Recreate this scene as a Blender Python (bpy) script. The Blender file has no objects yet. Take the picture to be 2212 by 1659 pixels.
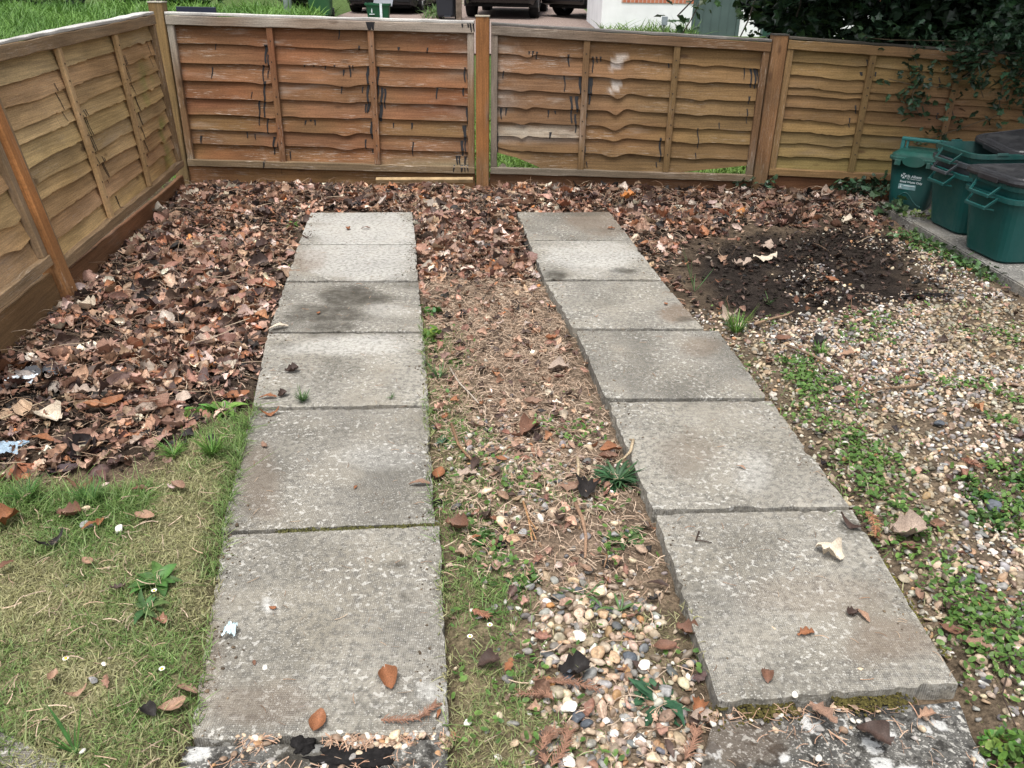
import bpy, bmesh, math, random
import numpy as np
from mathutils import Vector, Matrix
R = math.radians
rng = np.random.default_rng(7)
random.seed(7)
SC = bpy.context.scene
COL = SC.collection

# ------------------------------------------------------------------ camera
CAM_H, F_PX, PITCH, ROLL = 1.2, 1788.6, R(26.2), R(1.0)
_R = np.array([1, 0, 0.]); _U = np.array([0, math.sin(PITCH), math.cos(PITCH)])
FWD = np.array([0, math.cos(PITCH), -math.sin(PITCH)])
UP = _U * math.cos(ROLL) - _R * math.sin(ROLL)
RT = _R * math.cos(ROLL) + _U * math.sin(ROLL)
cam = bpy.data.cameras.new('camera'); camo = bpy.data.objects.new('camera', cam); COL.objects.link(camo)
m = Matrix(((RT[0], UP[0], -FWD[0], 0), (RT[1], UP[1], -FWD[1], 0), (RT[2], UP[2], -FWD[2], CAM_H), (0, 0, 0, 1)))
camo.matrix_world = m
cam.sensor_width = 36; cam.lens = 36 * F_PX / 2212; cam.clip_start = .05; cam.clip_end = 600
SC.camera = camo
# ------------------------------------------------------------------ light: overcast day
SUN_EL, SUN_AZ = 70, 200          # degrees; azimuth of the sun, clockwise from +Y
w = bpy.data.worlds.new('World'); SC.world = w; w.use_nodes = True
nt = w.node_tree; nt.nodes.clear()
sky = nt.nodes.new('ShaderNodeTexSky'); sky.sky_type = 'NISHITA'; sky.sun_disc = False
sky.sun_elevation = R(SUN_EL); sky.sun_rotation = R(SUN_AZ); sky.dust_density = 4; sky.air_density = 1.0; sky.ozone_density = 1.0
hs = nt.nodes.new('ShaderNodeHueSaturation'); hs.inputs['Saturation'].default_value = .22
bg = nt.nodes.new('ShaderNodeBackground'); bg.inputs[1].default_value = .115
wo = nt.nodes.new('ShaderNodeOutputWorld')
nt.links.new(sky.outputs[0], hs.inputs['Color']); nt.links.new(hs.outputs[0], bg.inputs[0]); nt.links.new(bg.outputs[0], wo.inputs[0])
sl = bpy.data.lights.new('sun', 'SUN'); sl.energy = 1.5; sl.angle = R(22); sl.color = (1, .96, .9)
so = bpy.data.objects.new('sun', sl); COL.objects.link(so)
el, az = R(SUN_EL), R(SUN_AZ)
sd = Vector((math.sin(az) * math.cos(el), math.cos(az) * math.cos(el), math.sin(el)))
so.rotation_euler = (-sd).to_track_quat('-Z', 'Y').to_euler()
SC.view_settings.view_transform = 'Standard'; SC.view_settings.look = 'None'
SC.view_settings.exposure = 1.1; SC.view_settings.gamma = 1
SC.render.engine = 'CYCLES'
SC.cycles.max_bounces = 6; SC.cycles.use_denoising = True

# ------------------------------------------------------------------ measuring helpers (photo point -> place on the ground)
def P(x, y, z=0.):
    d = RT * (x - 1106) / F_PX - UP * (y - 829.5) / F_PX + FWD
    t = (z - CAM_H) / d[2]
    return np.array([0, 0, CAM_H]) + t * d
def PL(x, y, o, n):
    d = RT * (x - 1106) / F_PX - UP * (y - 829.5) / F_PX + FWD
    c = np.array([0, 0, CAM_H]); t = ((np.array(o) - c) @ np.array(n)) / (d @ np.array(n))
    return c + t * d
def J(V):
    v = np.asarray(V) - np.array([0, 0, CAM_H]); zf = np.maximum(v @ FWD, 1e-3)
    return 1106 + F_PX * (v @ RT) / zf, 829.5 - F_PX * (v @ UP) / zf, v @ FWD
SLOPE = .0235
def tz(y): return np.maximum(0, np.asarray(y, float) - 5.6) * SLOPE
def T(x, y): return PL(x, y, (0, 5.6, 0), (0, -SLOPE, 1.))
def pip(px, py, poly):
    inside = np.zeros(px.shape, bool); n = len(poly); j = n - 1
    for i in range(n):
        xi, yi = poly[i]; xj, yj = poly[j]
        if yi != yj:
            c = ((yi > py) != (yj > py)) & (px < (xj - xi) * (py - yi) / (yj - yi) + xi)
            inside ^= c
        j = i
    return inside
def vnoise(x, y, seed=0):
    x = np.asarray(x, float); y = np.asarray(y, float)
    xi = np.floor(x).astype(np.int64); yi = np.floor(y).astype(np.int64); xf = x - xi; yf = y - yi
    def h(a, b):
        n = (a * 374761393 + b * 668265263 + seed * 974711) & 0x7fffffff
        n = ((n ^ (n >> 13)) * 1274126177) & 0x7fffffff
        return ((n ^ (n >> 16)) & 0xffff) / 65535.
    u = xf * xf * (3 - 2 * xf); v = yf * yf * (3 - 2 * yf)
    return (h(xi, yi) * (1 - u) + h(xi + 1, yi) * u) * (1 - v) + (h(xi, yi + 1) * (1 - u) + h(xi + 1, yi + 1) * u) * v
def fbm(x, y, seed=0): return (vnoise(x, y, seed) + .5 * vnoise(x * 2.1, y * 2.1, seed + 1) + .25 * vnoise(x * 4.3, y * 4.3, seed + 2)) / 1.75
def mix(a, b, t):
    a = np.asarray(a, float); b = np.asarray(b, float); t = np.asarray(t, float)[..., None]
    return a * (1 - t) + b * t
def sst(a, b, x):
    t = np.clip((np.asarray(x, float) - a) / (b - a), 0, 1); return t * t * (3 - 2 * t)

# ------------------------------------------------------------------ object helpers
def tag(o, label=None, cat=None, group=None, kind=None):
    if label: o['label'] = label
    if cat: o['category'] = cat
    if group: o['group'] = group
    if kind: o['kind'] = kind
    return o
def empty(name, loc, label, cat, group=None, rz=0):
    o = bpy.data.objects.new(name, None); COL.objects.link(o); o.location = loc; o.rotation_euler = (0, 0, rz)
    o.empty_display_size = .1
    return tag(o, label, cat, group)
def link(name, me, mat, parent=None, local=False):
    if mat is not None and len(me.materials) == 0: me.materials.append(mat)
    o = bpy.data.objects.new(name, me); COL.objects.link(o)
    if parent is not None:
        o.parent = parent
        if not local: o.matrix_parent_inverse = parent_matrix(parent).inverted()
    return o
def parent_matrix(p):
    mm = Matrix.LocRotScale(p.location, p.rotation_euler, p.scale)
    return mm if p.parent is None else parent_matrix(p.parent) @ p.matrix_parent_inverse @ mm
def npmesh(name, V, faces, col=None, uv=None, smooth=True):
    """V (n,3); faces: list of (m,k) int arrays; col (n,3|4) per vertex; uv (n,2) per vertex"""
    me = bpy.data.meshes.new(name); V = np.asarray(V, np.float32)
    me.vertices.add(len(V)); me.vertices.foreach_set('co', V.ravel())
    faces = [np.asarray(f, np.int32) for f in faces if len(f)]
    li = np.concatenate([f.ravel() for f in faces]); cnt = np.concatenate([np.full(len(f), f.shape[1], np.int32) for f in faces])
    st = np.concatenate([[0], np.cumsum(cnt)[:-1]]).astype(np.int32)
    me.loops.add(len(li)); me.loops.foreach_set('vertex_index', li)
    me.polygons.add(len(cnt)); me.polygons.foreach_set('loop_start', st); me.polygons.foreach_set('loop_total', cnt)
    me.polygons.foreach_set('use_smooth', np.full(len(cnt), smooth, bool))
    if col is not None:
        col = np.asarray(col, np.float32)
        if col.shape[1] == 3: col = np.concatenate([col, np.ones((len(col), 1), np.float32)], 1)
        a = me.color_attributes.new('col', 'FLOAT_COLOR', 'POINT'); a.data.foreach_set('color', np.ascontiguousarray(col).ravel())
    if uv is not None:
        u = me.uv_layers.new(name='uv'); u.data.foreach_set('uv', np.ascontiguousarray(np.asarray(uv, np.float32)[li]).ravel())
    me.update(calc_edges=True); me.validate()
    return me
class MB:
    """collects simple shapes into one mesh"""
    def __init__(s): s.V = []; s.F = []; s.C = []; s.UV = []; s.n = 0
    def add(s, V, F, col=None, uv=None):
        V = np.asarray(V, float); s.V.append(V)
        for f in F: s.F.append(np.asarray(f, np.int32) + s.n)
        c = np.ones((len(V), 4)) if col is None else np.asarray(col, float)
        if c.ndim == 1: c = np.tile(c, (len(V), 1))
        if c.shape[1] == 3: c = np.concatenate([c, np.zeros((len(V), 1))], 1)
        s.C.append(c); s.UV.append(np.zeros((len(V), 2)) if uv is None else np.asarray(uv, float)); s.n += len(V)
    def mesh(s, name, smooth=False): return npmesh(name, np.concatenate(s.V), s.F, np.concatenate(s.C), np.concatenate(s.UV), smooth)
    def build(s, name, mat, parent=None, smooth=False, local=False): return link(name, s.mesh(name, smooth), mat, parent, local)
    def box(s, lo, hi, col=None, ch=0.0):
        x0, y0, z0 = lo; x1, y1, z1 = hi; c = min(ch, .45 * min(x1 - x0, y1 - y0, z1 - z0))
        bm = bmesh.new(); bmesh.ops.create_cube(bm, size=1)
        for v in bm.verts: v.co = Vector(((x0 + x1) / 2 + v.co.x * (x1 - x0), (y0 + y1) / 2 + v.co.y * (y1 - y0), (z0 + z1) / 2 + v.co.z * (z1 - z0)))
        if c > 0: bmesh.ops.bevel(bm, geom=bm.edges[:], offset=c, segments=2, profile=.5, affect='EDGES')
        s.bm(bm, col)
    def bm(s, bm, col=None, M=None):
        bm.verts.index_update(); V = np.array([(M @ v.co if M else v.co)[:] for v in bm.verts]); d = {}
        for f in bm.faces: d.setdefault(len(f.verts), []).append([v.index for v in f.verts])
        s.add(V, [np.array(x) for x in d.values()], col); bm.free()
    def tube(s, pts, rad, col=None, k=6, cap=True):
        pts = [Vector(p) for p in pts]; n = len(pts); rad = [rad] * n if not hasattr(rad, '__len__') else rad
        V = []; pu = None
        for i, p in enumerate(pts):
            d = (pts[min(i + 1, n - 1)] - pts[max(i - 1, 0)]).normalized()
            if pu is None: pu = d.orthogonal().normalized()
            else: pu = (pu - d * pu.dot(d)).normalized()
            q = d.cross(pu)
            for j in range(k):
                a = 2 * math.pi * j / k; V.append((p + (pu * math.cos(a) + q * math.sin(a)) * rad[i])[:])
        F = [[i * k + j, i * k + (j + 1) % k, (i + 1) * k + (j + 1) % k, (i + 1) * k + j] for i in range(n - 1) for j in range(k)]
        FF = [np.array(F)]
        if cap: FF.append(np.array([list(range(k))[::-1], [(n - 1) * k + j for j in range(k)]]))
        s.add(np.array(V), FF, col)
    def loft(s, rings, col=None, cap0=True, cap1=True, closed=True):
        k = len(rings[0]); V = np.concatenate([np.asarray(r, float) for r in rings]); n = len(rings)
        kk = k if closed else k - 1
        F = [[i * k + j, i * k + (j + 1) % k, (i + 1) * k + (j + 1) % k, (i + 1) * k + j] for i in range(n - 1) for j in range(kk)]
        FF = [np.array(F)]; c = []
        if cap0: c.append(list(range(k))[::-1])
        if cap1: c.append([(n - 1) * k + j for j in range(k)])
        if c: FF.append(np.array(c))
        s.add(V, FF, col)
def rrect(w, d, r, z, k=5, cx=0, cy=0):
    out = []
    for (sx, sy, a0) in ((1, 1, 0), (-1, 1, 90), (-1, -1, 180), (1, -1, 270)):
        for i in range(k):
            a = R(a0 + 90 * i / (k - 1)); out.append((cx + sx * (w / 2 - r) + r * math.cos(a), cy + sy * (d / 2 - r) + r * math.sin(a), z))
    return np.array(out)

# ------------------------------------------------------------------ materials
class NT:
    def __init__(s, name, rough=.8, spec=.3):
        s.m = bpy.data.materials.new(name); s.m.use_nodes = True; s.t = s.m.node_tree
        s.b = s.t.nodes['Principled BSDF']; s.b.inputs['Roughness'].default_value = rough
        s.b.inputs['Specular IOR Level'].default_value = spec
    def n(s, typ, **kw):
        o = s.t.nodes.new(typ)
        for k, v in kw.items(): setattr(o, k, v)
        return o
    def l(s, a, b): s.t.links.new(a, b)
    def math(s, op, a, b=None, clamp=False):
        o = s.n('ShaderNodeMath', operation=op); o.use_clamp = clamp
        for i, v in enumerate((a, b)):
            if v is None: continue
            if isinstance(v, (int, float)): o.inputs[i].default_value = v
            else: s.l(v, o.inputs[i])
        return o.outputs[0]
    def mixc(s, fac, a, b, mode='MIX'):
        o = s.n('ShaderNodeMix', data_type='RGBA', blend_type=mode)
        for i, v in ((0, fac), (6, a), (7, b)):
            if isinstance(v, (int, float)): o.inputs[i].default_value = v
            elif isinstance(v, tuple): o.inputs[i].default_value = (*v, 1) if len(v) == 3 else v
            else: s.l(v, o.inputs[i])
        return o.outputs[2]
    def noise(s, vec, scale, detail=3, rough=.55):
        o = s.n('ShaderNodeTexNoise'); o.inputs['Scale'].default_value = scale; o.inputs['Detail'].default_value = detail; o.inputs['Roughness'].default_value = rough
        if vec is not None: s.l(vec, o.inputs['Vector'])
        return o.outputs['Fac']
    def voro(s, vec, scale, feat='F1'):
        o = s.n('ShaderNodeTexVoronoi', feature=feat); o.inputs['Scale'].default_value = scale
        if vec is not None: s.l(vec, o.inputs['Vector'])
        return o.outputs['Distance']
    def ramp(s, fac, a, b, lo=0., hi=1.):
        o = s.n('ShaderNodeMapRange'); o.interpolation_type = 'SMOOTHSTEP'
        s.l(fac, o.inputs[0]); o.inputs[1].default_value = a; o.inputs[2].default_value = b; o.inputs[3].default_value = lo; o.inputs[4].default_value = hi
        return o.outputs[0]
    def vmul(s, vec, v):
        o = s.n('ShaderNodeVectorMath', operation='MULTIPLY'); s.l(vec, o.inputs[0]); o.inputs[1].default_value = v; return o.outputs[0]
    def obj(s): return s.n('ShaderNodeTexCoord').outputs['Object']
    def uv(s): return s.n('ShaderNodeTexCoord').outputs['UV']
    def geo(s): return s.n('ShaderNodeNewGeometry').outputs['Position']
    def attr(s, a='col'):
        o = s.n('ShaderNodeAttribute'); o.attribute_name = a; return o
    def bump(s, h, strength=.3, dist=.01):
        o = s.n('ShaderNodeBump'); o.inputs['Strength'].default_value = strength; o.inputs['Distance'].default_value = dist
        s.l(h, o.inputs['Height']); s.l(o.outputs[0], s.b.inputs['Normal'])
    def color(s, c):
        if isinstance(c, tuple): s.b.inputs['Base Color'].default_value = (*c, 1)
        else: s.l(c, s.b.inputs['Base Color'])
        return s
def m_attr(name, rough=.75, spec=.25, nscale=60, namt=.35, trans=0., objcol=False, bump=0):
    k = NT(name, rough, spec)
    c = k.n('ShaderNodeObjectInfo').outputs['Color'] if objcol else k.attr().outputs['Color']
    if objcol: c = k.mixc(1., c, k.attr().outputs['Color'], 'MULTIPLY')
    g = k.geo() if not objcol else k.obj()
    v = k.ramp(k.noise(g, nscale, 3), .25, .75, 1 - namt, 1 + namt)
    o = k.n('ShaderNodeVectorMath', operation='SCALE'); k.l(c, o.inputs[0]); k.l(v, o.inputs['Scale'])
    k.color(o.outputs[0])
    if bump: k.bump(k.noise(g, nscale * 2, 3), bump, .004)
    if trans > 0:
        tr = k.n('ShaderNodeBsdfTranslucent'); k.l(o.outputs[0], tr.inputs['Color'])
        mx = k.n('ShaderNodeMixShader'); mx.inputs[0].default_value = trans
        out = k.t.nodes['Material Output']; k.l(k.b.outputs[0], mx.inputs[1]); k.l(tr.outputs[0], mx.inputs[2]); k.l(mx.outputs[0], out.inputs[0])
    return k.m
M_LEAF = m_attr('dead_leaf', .6, .3, 160, .3, .12)
M_LEAF1 = m_attr('dead_leaf_single', .6, .3, 25, .3, .1, objcol=True)
M_GREEN = m_attr('green_leaf', .5, .35, 90, .25, .25)
M_IVY = m_attr('ivy_leaf', .38, .45, 40, .3, .08)
M_PEB = m_attr('flint_pebble', .55, .35, 130, .28, bump=.15)
M_PEB1 = m_attr('flint_pebble_single', .55, .35, 6, .28, objcol=True)
M_TWIG = m_attr('twig_bark', .85, .2, 200, .3)
M_PAINT = m_attr('plain_painted', .5, .4, 12, .06)
M_BARK = m_attr('mulch_bark', .9, .15, 120, .35, bump=.5)
def m_wood():
    k = NT('fence_wood', .8, .2); uv = k.uv(); at = k.attr(); c = at.outputs['Color']; wth = at.outputs['Alpha']
    wob = k.noise(k.vmul(uv, (1.2, 7, 1)), 1., 2)
    cmb = k.n('ShaderNodeVectorMath', operation='ADD'); sc = k.n('ShaderNodeCombineXYZ'); k.l(k.math('MULTIPLY', wob, .014), sc.inputs[1]); k.l(uv, cmb.inputs[0]); k.l(sc.outputs[0], cmb.inputs[1])
    u2 = cmb.outputs[0]
    grain = k.math('ADD', k.math('MULTIPLY', k.noise(k.vmul(u2, (6, 260, 1)), 1., 4, .65), .55), k.math('MULTIPLY', k.noise(k.vmul(u2, (2.2, 75, 1)), 1., 4, .6), .45))
    blot = k.noise(k.vmul(uv, (3, 9, 1)), 1., 4)
    f = k.math('MULTIPLY', k.ramp(grain, .3, .7, .68, 1.3), k.ramp(blot, .25, .75, .76, 1.18))
    f = k.math('MULTIPLY', f, k.ramp(k.noise(k.vmul(uv, (90, 190, 1)), 1., 3, .7), .3, .7, .82, 1.18))
    o = k.n('ShaderNodeVectorMath', operation='SCALE'); k.l(c, o.inputs[0]); k.l(f, o.inputs['Scale']); base = o.outputs[0]
    # knots
    kv = k.n('ShaderNodeTexVoronoi', feature='F1'); kv.inputs['Scale'].default_value = 1.; k.l(k.vmul(u2, (3.1, 7.7, 1)), kv.inputs['Vector'])
    kn = k.ramp(kv.outputs['Distance'], .05, .13, .65, 0.)
    base = k.mixc(kn, base, (.07, .035, .018))
    # pale scratches where the stain has worn off
    st = k.math('MULTIPLY', k.ramp(k.noise(k.vmul(u2, (11, 230, 1)), 1., 4, .75), .54, .66, 0, 1), k.ramp(k.noise(k.vmul(uv, (2.2, 8, 1)), 1., 3), .47, .62, 0, 1))
    st = k.math('MULTIPLY', st, wth, True)
    base = k.mixc(st, base, (.50, .43, .36))
    pat = k.math('MULTIPLY', k.ramp(k.noise(k.vmul(uv, (1.7, 10, 1)), 1., 5, .6), .56, .72, 0, .55), wth, True)
    base = k.mixc(pat, base, (.36, .30, .25))
    # dark run-off specks
    dk = k.math('MULTIPLY', k.ramp(k.noise(k.vmul(uv, (60, 5, 1)), 1., 2), .66, .74, 0, .6), k.ramp(k.noise(k.vmul(uv, (2.3, 6, 1)), 1., 2), .58, .66, 0, 1))
    base = k.mixc(dk, base, (.03, .022, .018))
    k.color(base); k.bump(grain, .35, .004); return k.m
M_WOOD = m_wood()
def m_tar():
    k = NT('black_tar', .45, .4).color((.012, .012, .014)); return k.m
M_TAR = m_tar()
def m_concrete(name, base=(.25, .236, .208), rough_patch=False):
    k = NT(name, .88, .2); ob = k.obj(); info = k.n('ShaderNodeObjectInfo'); at = k.attr()
    off = k.n('ShaderNodeVectorMath', operation='ADD'); cx = k.n('ShaderNodeCombineXYZ'); k.l(k.math('MULTIPLY', info.outputs['Random'], 37.), cx.inputs[0]); k.l(k.math('MULTIPLY', info.outputs['Random'], 91.), cx.inputs[1])
    k.l(ob, off.inputs[0]); k.l(cx.outputs[0], off.inputs[1]); v = off.outputs[0]
    sep = k.n('ShaderNodeSeparateColor'); k.l(at.outputs['Color'], sep.inputs[0]); stain, pale, brown = sep.outputs
    c = k.mixc(k.ramp(k.noise(v, 5, 4), .3, .7), tuple(x * .68 for x in base), tuple(x * 1.2 for x in base))
    c = k.mixc(1., c, k.mixc(info.outputs['Random'], (.80, .79, .76), (1.18, 1.17, 1.13)), 'MULTIPLY')
    c = k.mixc(k.ramp(k.noise(v, 2.2, 4), .45, .7, 0, .45), c, (.2, .175, .13))
    c = k.mixc(k.ramp(k.noise(v, 60, 5, .7), .37, .58, .8, 0.), c, tuple(x * .4 for x in base))
    c = k.mixc(k.math('MULTIPLY', k.ramp(k.noise(v, 4.3, 2), .5, .68, 0, .5), 1.), c, (.26, .235, .19))
    # lichen: pale blotches of two sizes
    den = k.noise(v, 5.5, 3)
    l1 = k.math('MULTIPLY', k.ramp(k.noise(v, 70, 4, .55), .56, .62, 0, .95), k.ramp(den, .38, .62, .08, 1))
    l2 = k.math('MULTIPLY', k.ramp(k.noise(v, 210, 3, .6), .57, .64, 0, .8), k.ramp(k.noise(v, 9, 3), .36, .55, .35, 1))
    lo = .5 if not rough_patch else .66
    c = k.mixc(k.math('MULTIPLY', k.math('MAXIMUM', l1, l2), .8), c, (lo, lo * .97, lo * .89))
    if rough_patch:
        n3 = k.math('ADD', k.voro(v, 15), k.math('MULTIPLY', k.noise(v, 55, 4), .5))
        c = k.mixc(k.ramp(n3, .5, .6, .9, 0), c, (.62, .62, .60))
        c = k.mixc(k.ramp(k.noise(v, 26, 4), .53, .6, 0, .85), c, (.03, .028, .025))
    else:
        # embossed dimple pattern
        rot = k.n('ShaderNodeVectorRotate', rotation_type='Z_AXIS'); rot.inputs['Angle'].default_value = R(45); k.l(ob, rot.inputs['Vector'])
        sx = k.n('ShaderNodeSeparateXYZ'); k.l(rot.outputs[0], sx.inputs[0])
        w1 = k.math('SINE', k.math('MULTIPLY', sx.outputs[0], 2 * math.pi / .0062)); w2 = k.math('SINE', k.math('MULTIPLY', sx.outputs[1], 2 * math.pi / .0062))
        dots = k.math('MULTIPLY', w1, w2)
        dm = k.math('MULTIPLY', k.ramp(dots, .1, .8, 0, .3), k.ramp(k.noise(v, 4, 2), .35, .6, .1, 1))
        c = k.mixc(dm, c, (.45, .44, .42))
    c = k.mixc(k.ramp(k.noise(v, 75, 3), .68, .74, 0, .8), c, (.035, .033, .03))
    c = k.mixc(k.math('MULTIPLY', brown, .7), c, (.15, .10, .065))
    c = k.mixc(k.math('MULTIPLY', stain, k.ramp(k.noise(v, 22, 5), .3, .7, 1., .6)), c, (.05, .045, .036))
    c = k.mixc(k.math('MULTIPLY', pale, k.ramp(k.noise(v, 60, 3), .3, .6, .4, 1)), c, (.52, .515, .49))
    k.color(c)
    h = k.noise(v, 90, 5, .7)
    if not rough_patch: h = k.math('ADD', h, k.math('MULTIPLY', dots, .35))
    k.bump(h, .5 if not rough_patch else .9, .004 if not rough_patch else .012); return k.m
M_SLAB = m_concrete('slab_concrete'); M_ROUGH = m_concrete('rough_concrete', (.15, .147, .14), True)
M_PATHC = m_concrete('smooth_concrete', (.2, .195, .185))
def m_ground():
    k = NT('ground_soil', .95, .1); g = k.geo(); c = k.attr().outputs['Color']
    f = k.math('MULTIPLY', k.ramp(k.noise(g, 14, 4), .3, .7, .6, 1.25), k.ramp(k.noise(g, 130, 4, .7), .3, .7, .5, 1.4))
    o = k.n('ShaderNodeVectorMath', operation='SCALE'); k.l(c, o.inputs[0]); k.l(f, o.inputs['Scale']); k.color(o.outputs[0])
    k.bump(k.noise(g, 90, 5, .7), .8, .012); return k.m
M_GROUND = m_ground()
def m_plain(name, c, rough=.5, spec=.4, nscale=8, amt=.12, metal=0, bump=0):
    k = NT(name, rough, spec); f = k.ramp(k.noise(k.obj(), nscale, 4), .3, .7, 1 - amt, 1 + amt)
    o = k.n('ShaderNodeVectorMath', operation='SCALE'); o.inputs[0].default_value = c; k.l(f, o.inputs['Scale']); k.color(o.outputs[0])
    k.b.inputs['Metallic'].default_value = metal
    if bump: k.bump(k.noise(k.obj(), nscale * 8, 3), bump, .003)
    return k.m
def m_binplastic(name, c, dust=.25):
    k = NT(name, .42, .45); ob = k.obj()
    d = k.math('MULTIPLY', k.ramp(k.noise(k.vmul(ob, (6, 6, 2)), 1., 4), .45, .75), dust)
    c2 = k.mixc(d, c, tuple(.5 * x + .09 for x in c)); k.color(c2)
    k.l(k.ramp(k.noise(ob, 25, 3), .3, .7, .33, .6), k.b.inputs['Roughness']); k.bump(k.noise(ob, 180, 2), .08, .002); return k.m
M_BIN = m_binplastic('bin_green_plastic', (.005, .066, .062)); M_BIN2 = m_binplastic('bin_dark_green_plastic', (.008, .058, .052), .5)
M_LID = m_binplastic('bin_lid_purple_black', (.022, .0225, .0255), .35); M_LIDG = m_binplastic('caddy_lid_green', (.012, .075, .06), .5)
M_BLACK = m_binplastic('black_plastic', (.015, .016, .018), .2); M_GREYP = m_binplastic('grey_plastic', (.045, .052, .06), .6)
M_WHITE = m_plain('white_paint', (.8, .8, .8), .7, .2, 3, .04)
M_STICK = m_plain('white_print', (.62, .7, .72), .6, .2, 30, .1)
M_STICKG = m_plain('faded_print', (.2, .33, .35), .6, .2, 30, .2)
M_BRICK = None
# ------------------------------------------------------------------ zones of the garden floor, drawn as plots on the ground
def W(poly): return [tuple(P(x, y)[:2]) for x, y in poly]
Z = {}
Z['lit'] = [W([(385, 392), (660, 396), (900, 396), (1640, 400), (1900, 425), (1900, 468), (1700, 468), (1560, 480), (1440, 560), (1450, 660), (1400, 600), (1320, 455), (1112, 452), (1165, 585), (1080, 590), (905, 600), (893, 452), (662, 452), (640, 520), (615, 600), (575, 710), (548, 800), (520, 860), (420, 890), (320, 985), (-20, 1000), (-500, 1010), (-500, 1000), (0, 738), (150, 618)])]
Z['mulch'] = [W([(1500, 570), (1620, 500), (1880, 470), (1950, 520), (2090, 650), (1900, 670), (1640, 690), (1560, 640)]), W([(-400, 770), (120, 790), (200, 860), (-20, 900), (-400, 900)])]
Z['grav'] = [W([(1450, 640), (1600, 690), (1900, 655), (2050, 630), (1950, 540), (1960, 500), (2150, 600), (2330, 690), (3400, 1250), (3400, 2000), (2190, 1760), (2080, 1480), (1840, 1095), (1665, 860), (1555, 712)])]
Z['gravmid'] = [W([(1210, 840), (1290, 870), (1400, 1150), (1545, 1540), (1520, 1800), (1150, 1800), (1190, 1480), (1120, 1260), (1010, 1150), (960, 950), (1100, 860)])]
Z['pile'] = [W([(1215, 1230), (1350, 1240), (1450, 1450), (1530, 1560), (1520, 1800), (1220, 1800), (1200, 1560), (1190, 1400)])]
Z['need'] = [W([(905, 590), (1180, 590), (1240, 715), (1320, 900), (1410, 1140), (1400, 1240), (1050, 1240), (960, 1060), (930, 880), (915, 715)]), W([(1460, 1540), (1700, 1520), (1640, 1800), (1400, 1800)])]
Z['grass'] = [W([(-500, 1075), (0, 1050), (200, 1060), (340, 1040), (400, 960), (470, 900), (540, 880), (542, 900), (478, 1150), (410, 1590), (380, 1800), (-500, 2000)])]
Z['gmid'] = [W([(916, 690), (955, 700), (985, 900), (1020, 1080), (1045, 1200), (1060, 1400), (972, 1400), (948, 1130)]), W([(975, 1400), (1060, 1400), (1180, 1510), (1200, 1560), (1200, 1800), (970, 1800), (975, 1600)]), W([(918, 720), (950, 740), (985, 900), (1050, 950), (1000, 1040), (1040, 1120), (1000, 1220), (955, 1130), (932, 880)]), W([(1010, 1220), (1080, 1200), (1130, 1240), (1100, 1290), (1010, 1290)]), W([(1110, 990), (1180, 1000), (1220, 1040), (1120, 1050)]), W([(1240, 1290), (1300, 1280), (1330, 1340), (1260, 1350)]), W([(1330, 1330), (1450, 1330), (1480, 1400), (1400, 1420)])]
Z['clov'] = [W([(1600, 770), (1690, 740), (1760, 800), (1760, 900), (1800, 960), (1930, 960), (1950, 1000), (1870, 1030), (1930, 1110), (2080, 1160), (2120, 1290), (2212, 1330), (2300, 1500), (2212, 1560), (2100, 1400), (1990, 1250), (1835, 1085), (1790, 1010), (1700, 900)]), W([(1960, 490), (2020, 490), (2160, 590), (2120, 600), (2010, 545)]), W([(2070, 1020), (2200, 1000), (2300, 1120), (2180, 1150)])]
GX = np.arange(-3.6, 4.6, .02); GY = np.arange(-.2, 6.3, .02)
gx, gy = np.meshgrid(GX, GY)
def blur(a, k):
    for ax in (0, 1):
        for _ in range(2):
            p = np.concatenate([np.repeat(a.take([0], ax), k, ax), a, np.repeat(a.take([-1], ax), k, ax)], ax)
            c = np.cumsum(p, ax); z0 = np.zeros_like(c.take([0], ax)); c = np.concatenate([z0, c], ax); n = a.shape[ax]; w_ = 2 * k + 1
            a = (c.take(range(w_, w_ + n), ax) - c.take(range(0, n), ax)) / w_
    return a
MASK = {}
for k_, polys in Z.items():
    a = np.zeros(gx.shape)
    for p_ in polys: a = np.maximum(a, pip(gx, gy, p_).astype(float))
    MASK[k_] = blur(a, 3)
SLABS_R = [((1115, 457), (1318, 457), (1365, 518), (1140, 518)), ((1140, 518), (1365, 518), (1430, 603), (1175, 603)), ((1176, 606), (1432, 606), (1522, 709), (1237, 709)), ((1243, 713), (1553, 713), (1660, 859), (1307, 860)), ((1310, 866), (1667, 864), (1838, 1093), (1409, 1101)), ((1413, 1107), (1842, 1098), (2075, 1478), (1550, 1518))]
SLABS_L = [((670, 458), (891, 457), (900, 527), (643, 527)), ((643, 527), (900, 527), (904, 605), (616, 606)), ((615, 609), (905, 608), (916, 715), (578, 716)), ((576, 718), (917, 718), (928, 874), (543, 880)), ((540, 885), (926, 878), (942, 1129), (475, 1147)), ((480, 1153), (953, 1131), (973, 1586), (405, 1600))]
sm = np.zeros(gx.shape)
for s_ in SLABS_R + SLABS_L: sm = np.maximum(sm, pip(gx, gy, W(s_)).astype(float))
ROUGH_L = [(385, 1602), (978, 1588), (1000, 1800), (330, 1800)]; ROUGH_R = [(1535, 1530), (2085, 1490), (2240, 1800), (1470, 1800)]
for s_ in (ROUGH_L, ROUGH_R): sm = np.maximum(sm, pip(gx, gy, W(s_)).astype(float))
_a = P(-60, 1545); _b = P(230, 1690); _d = (_b - _a) / np.linalg.norm(_b - _a); _n = np.array([-_d[1], _d[0], 0])
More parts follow.
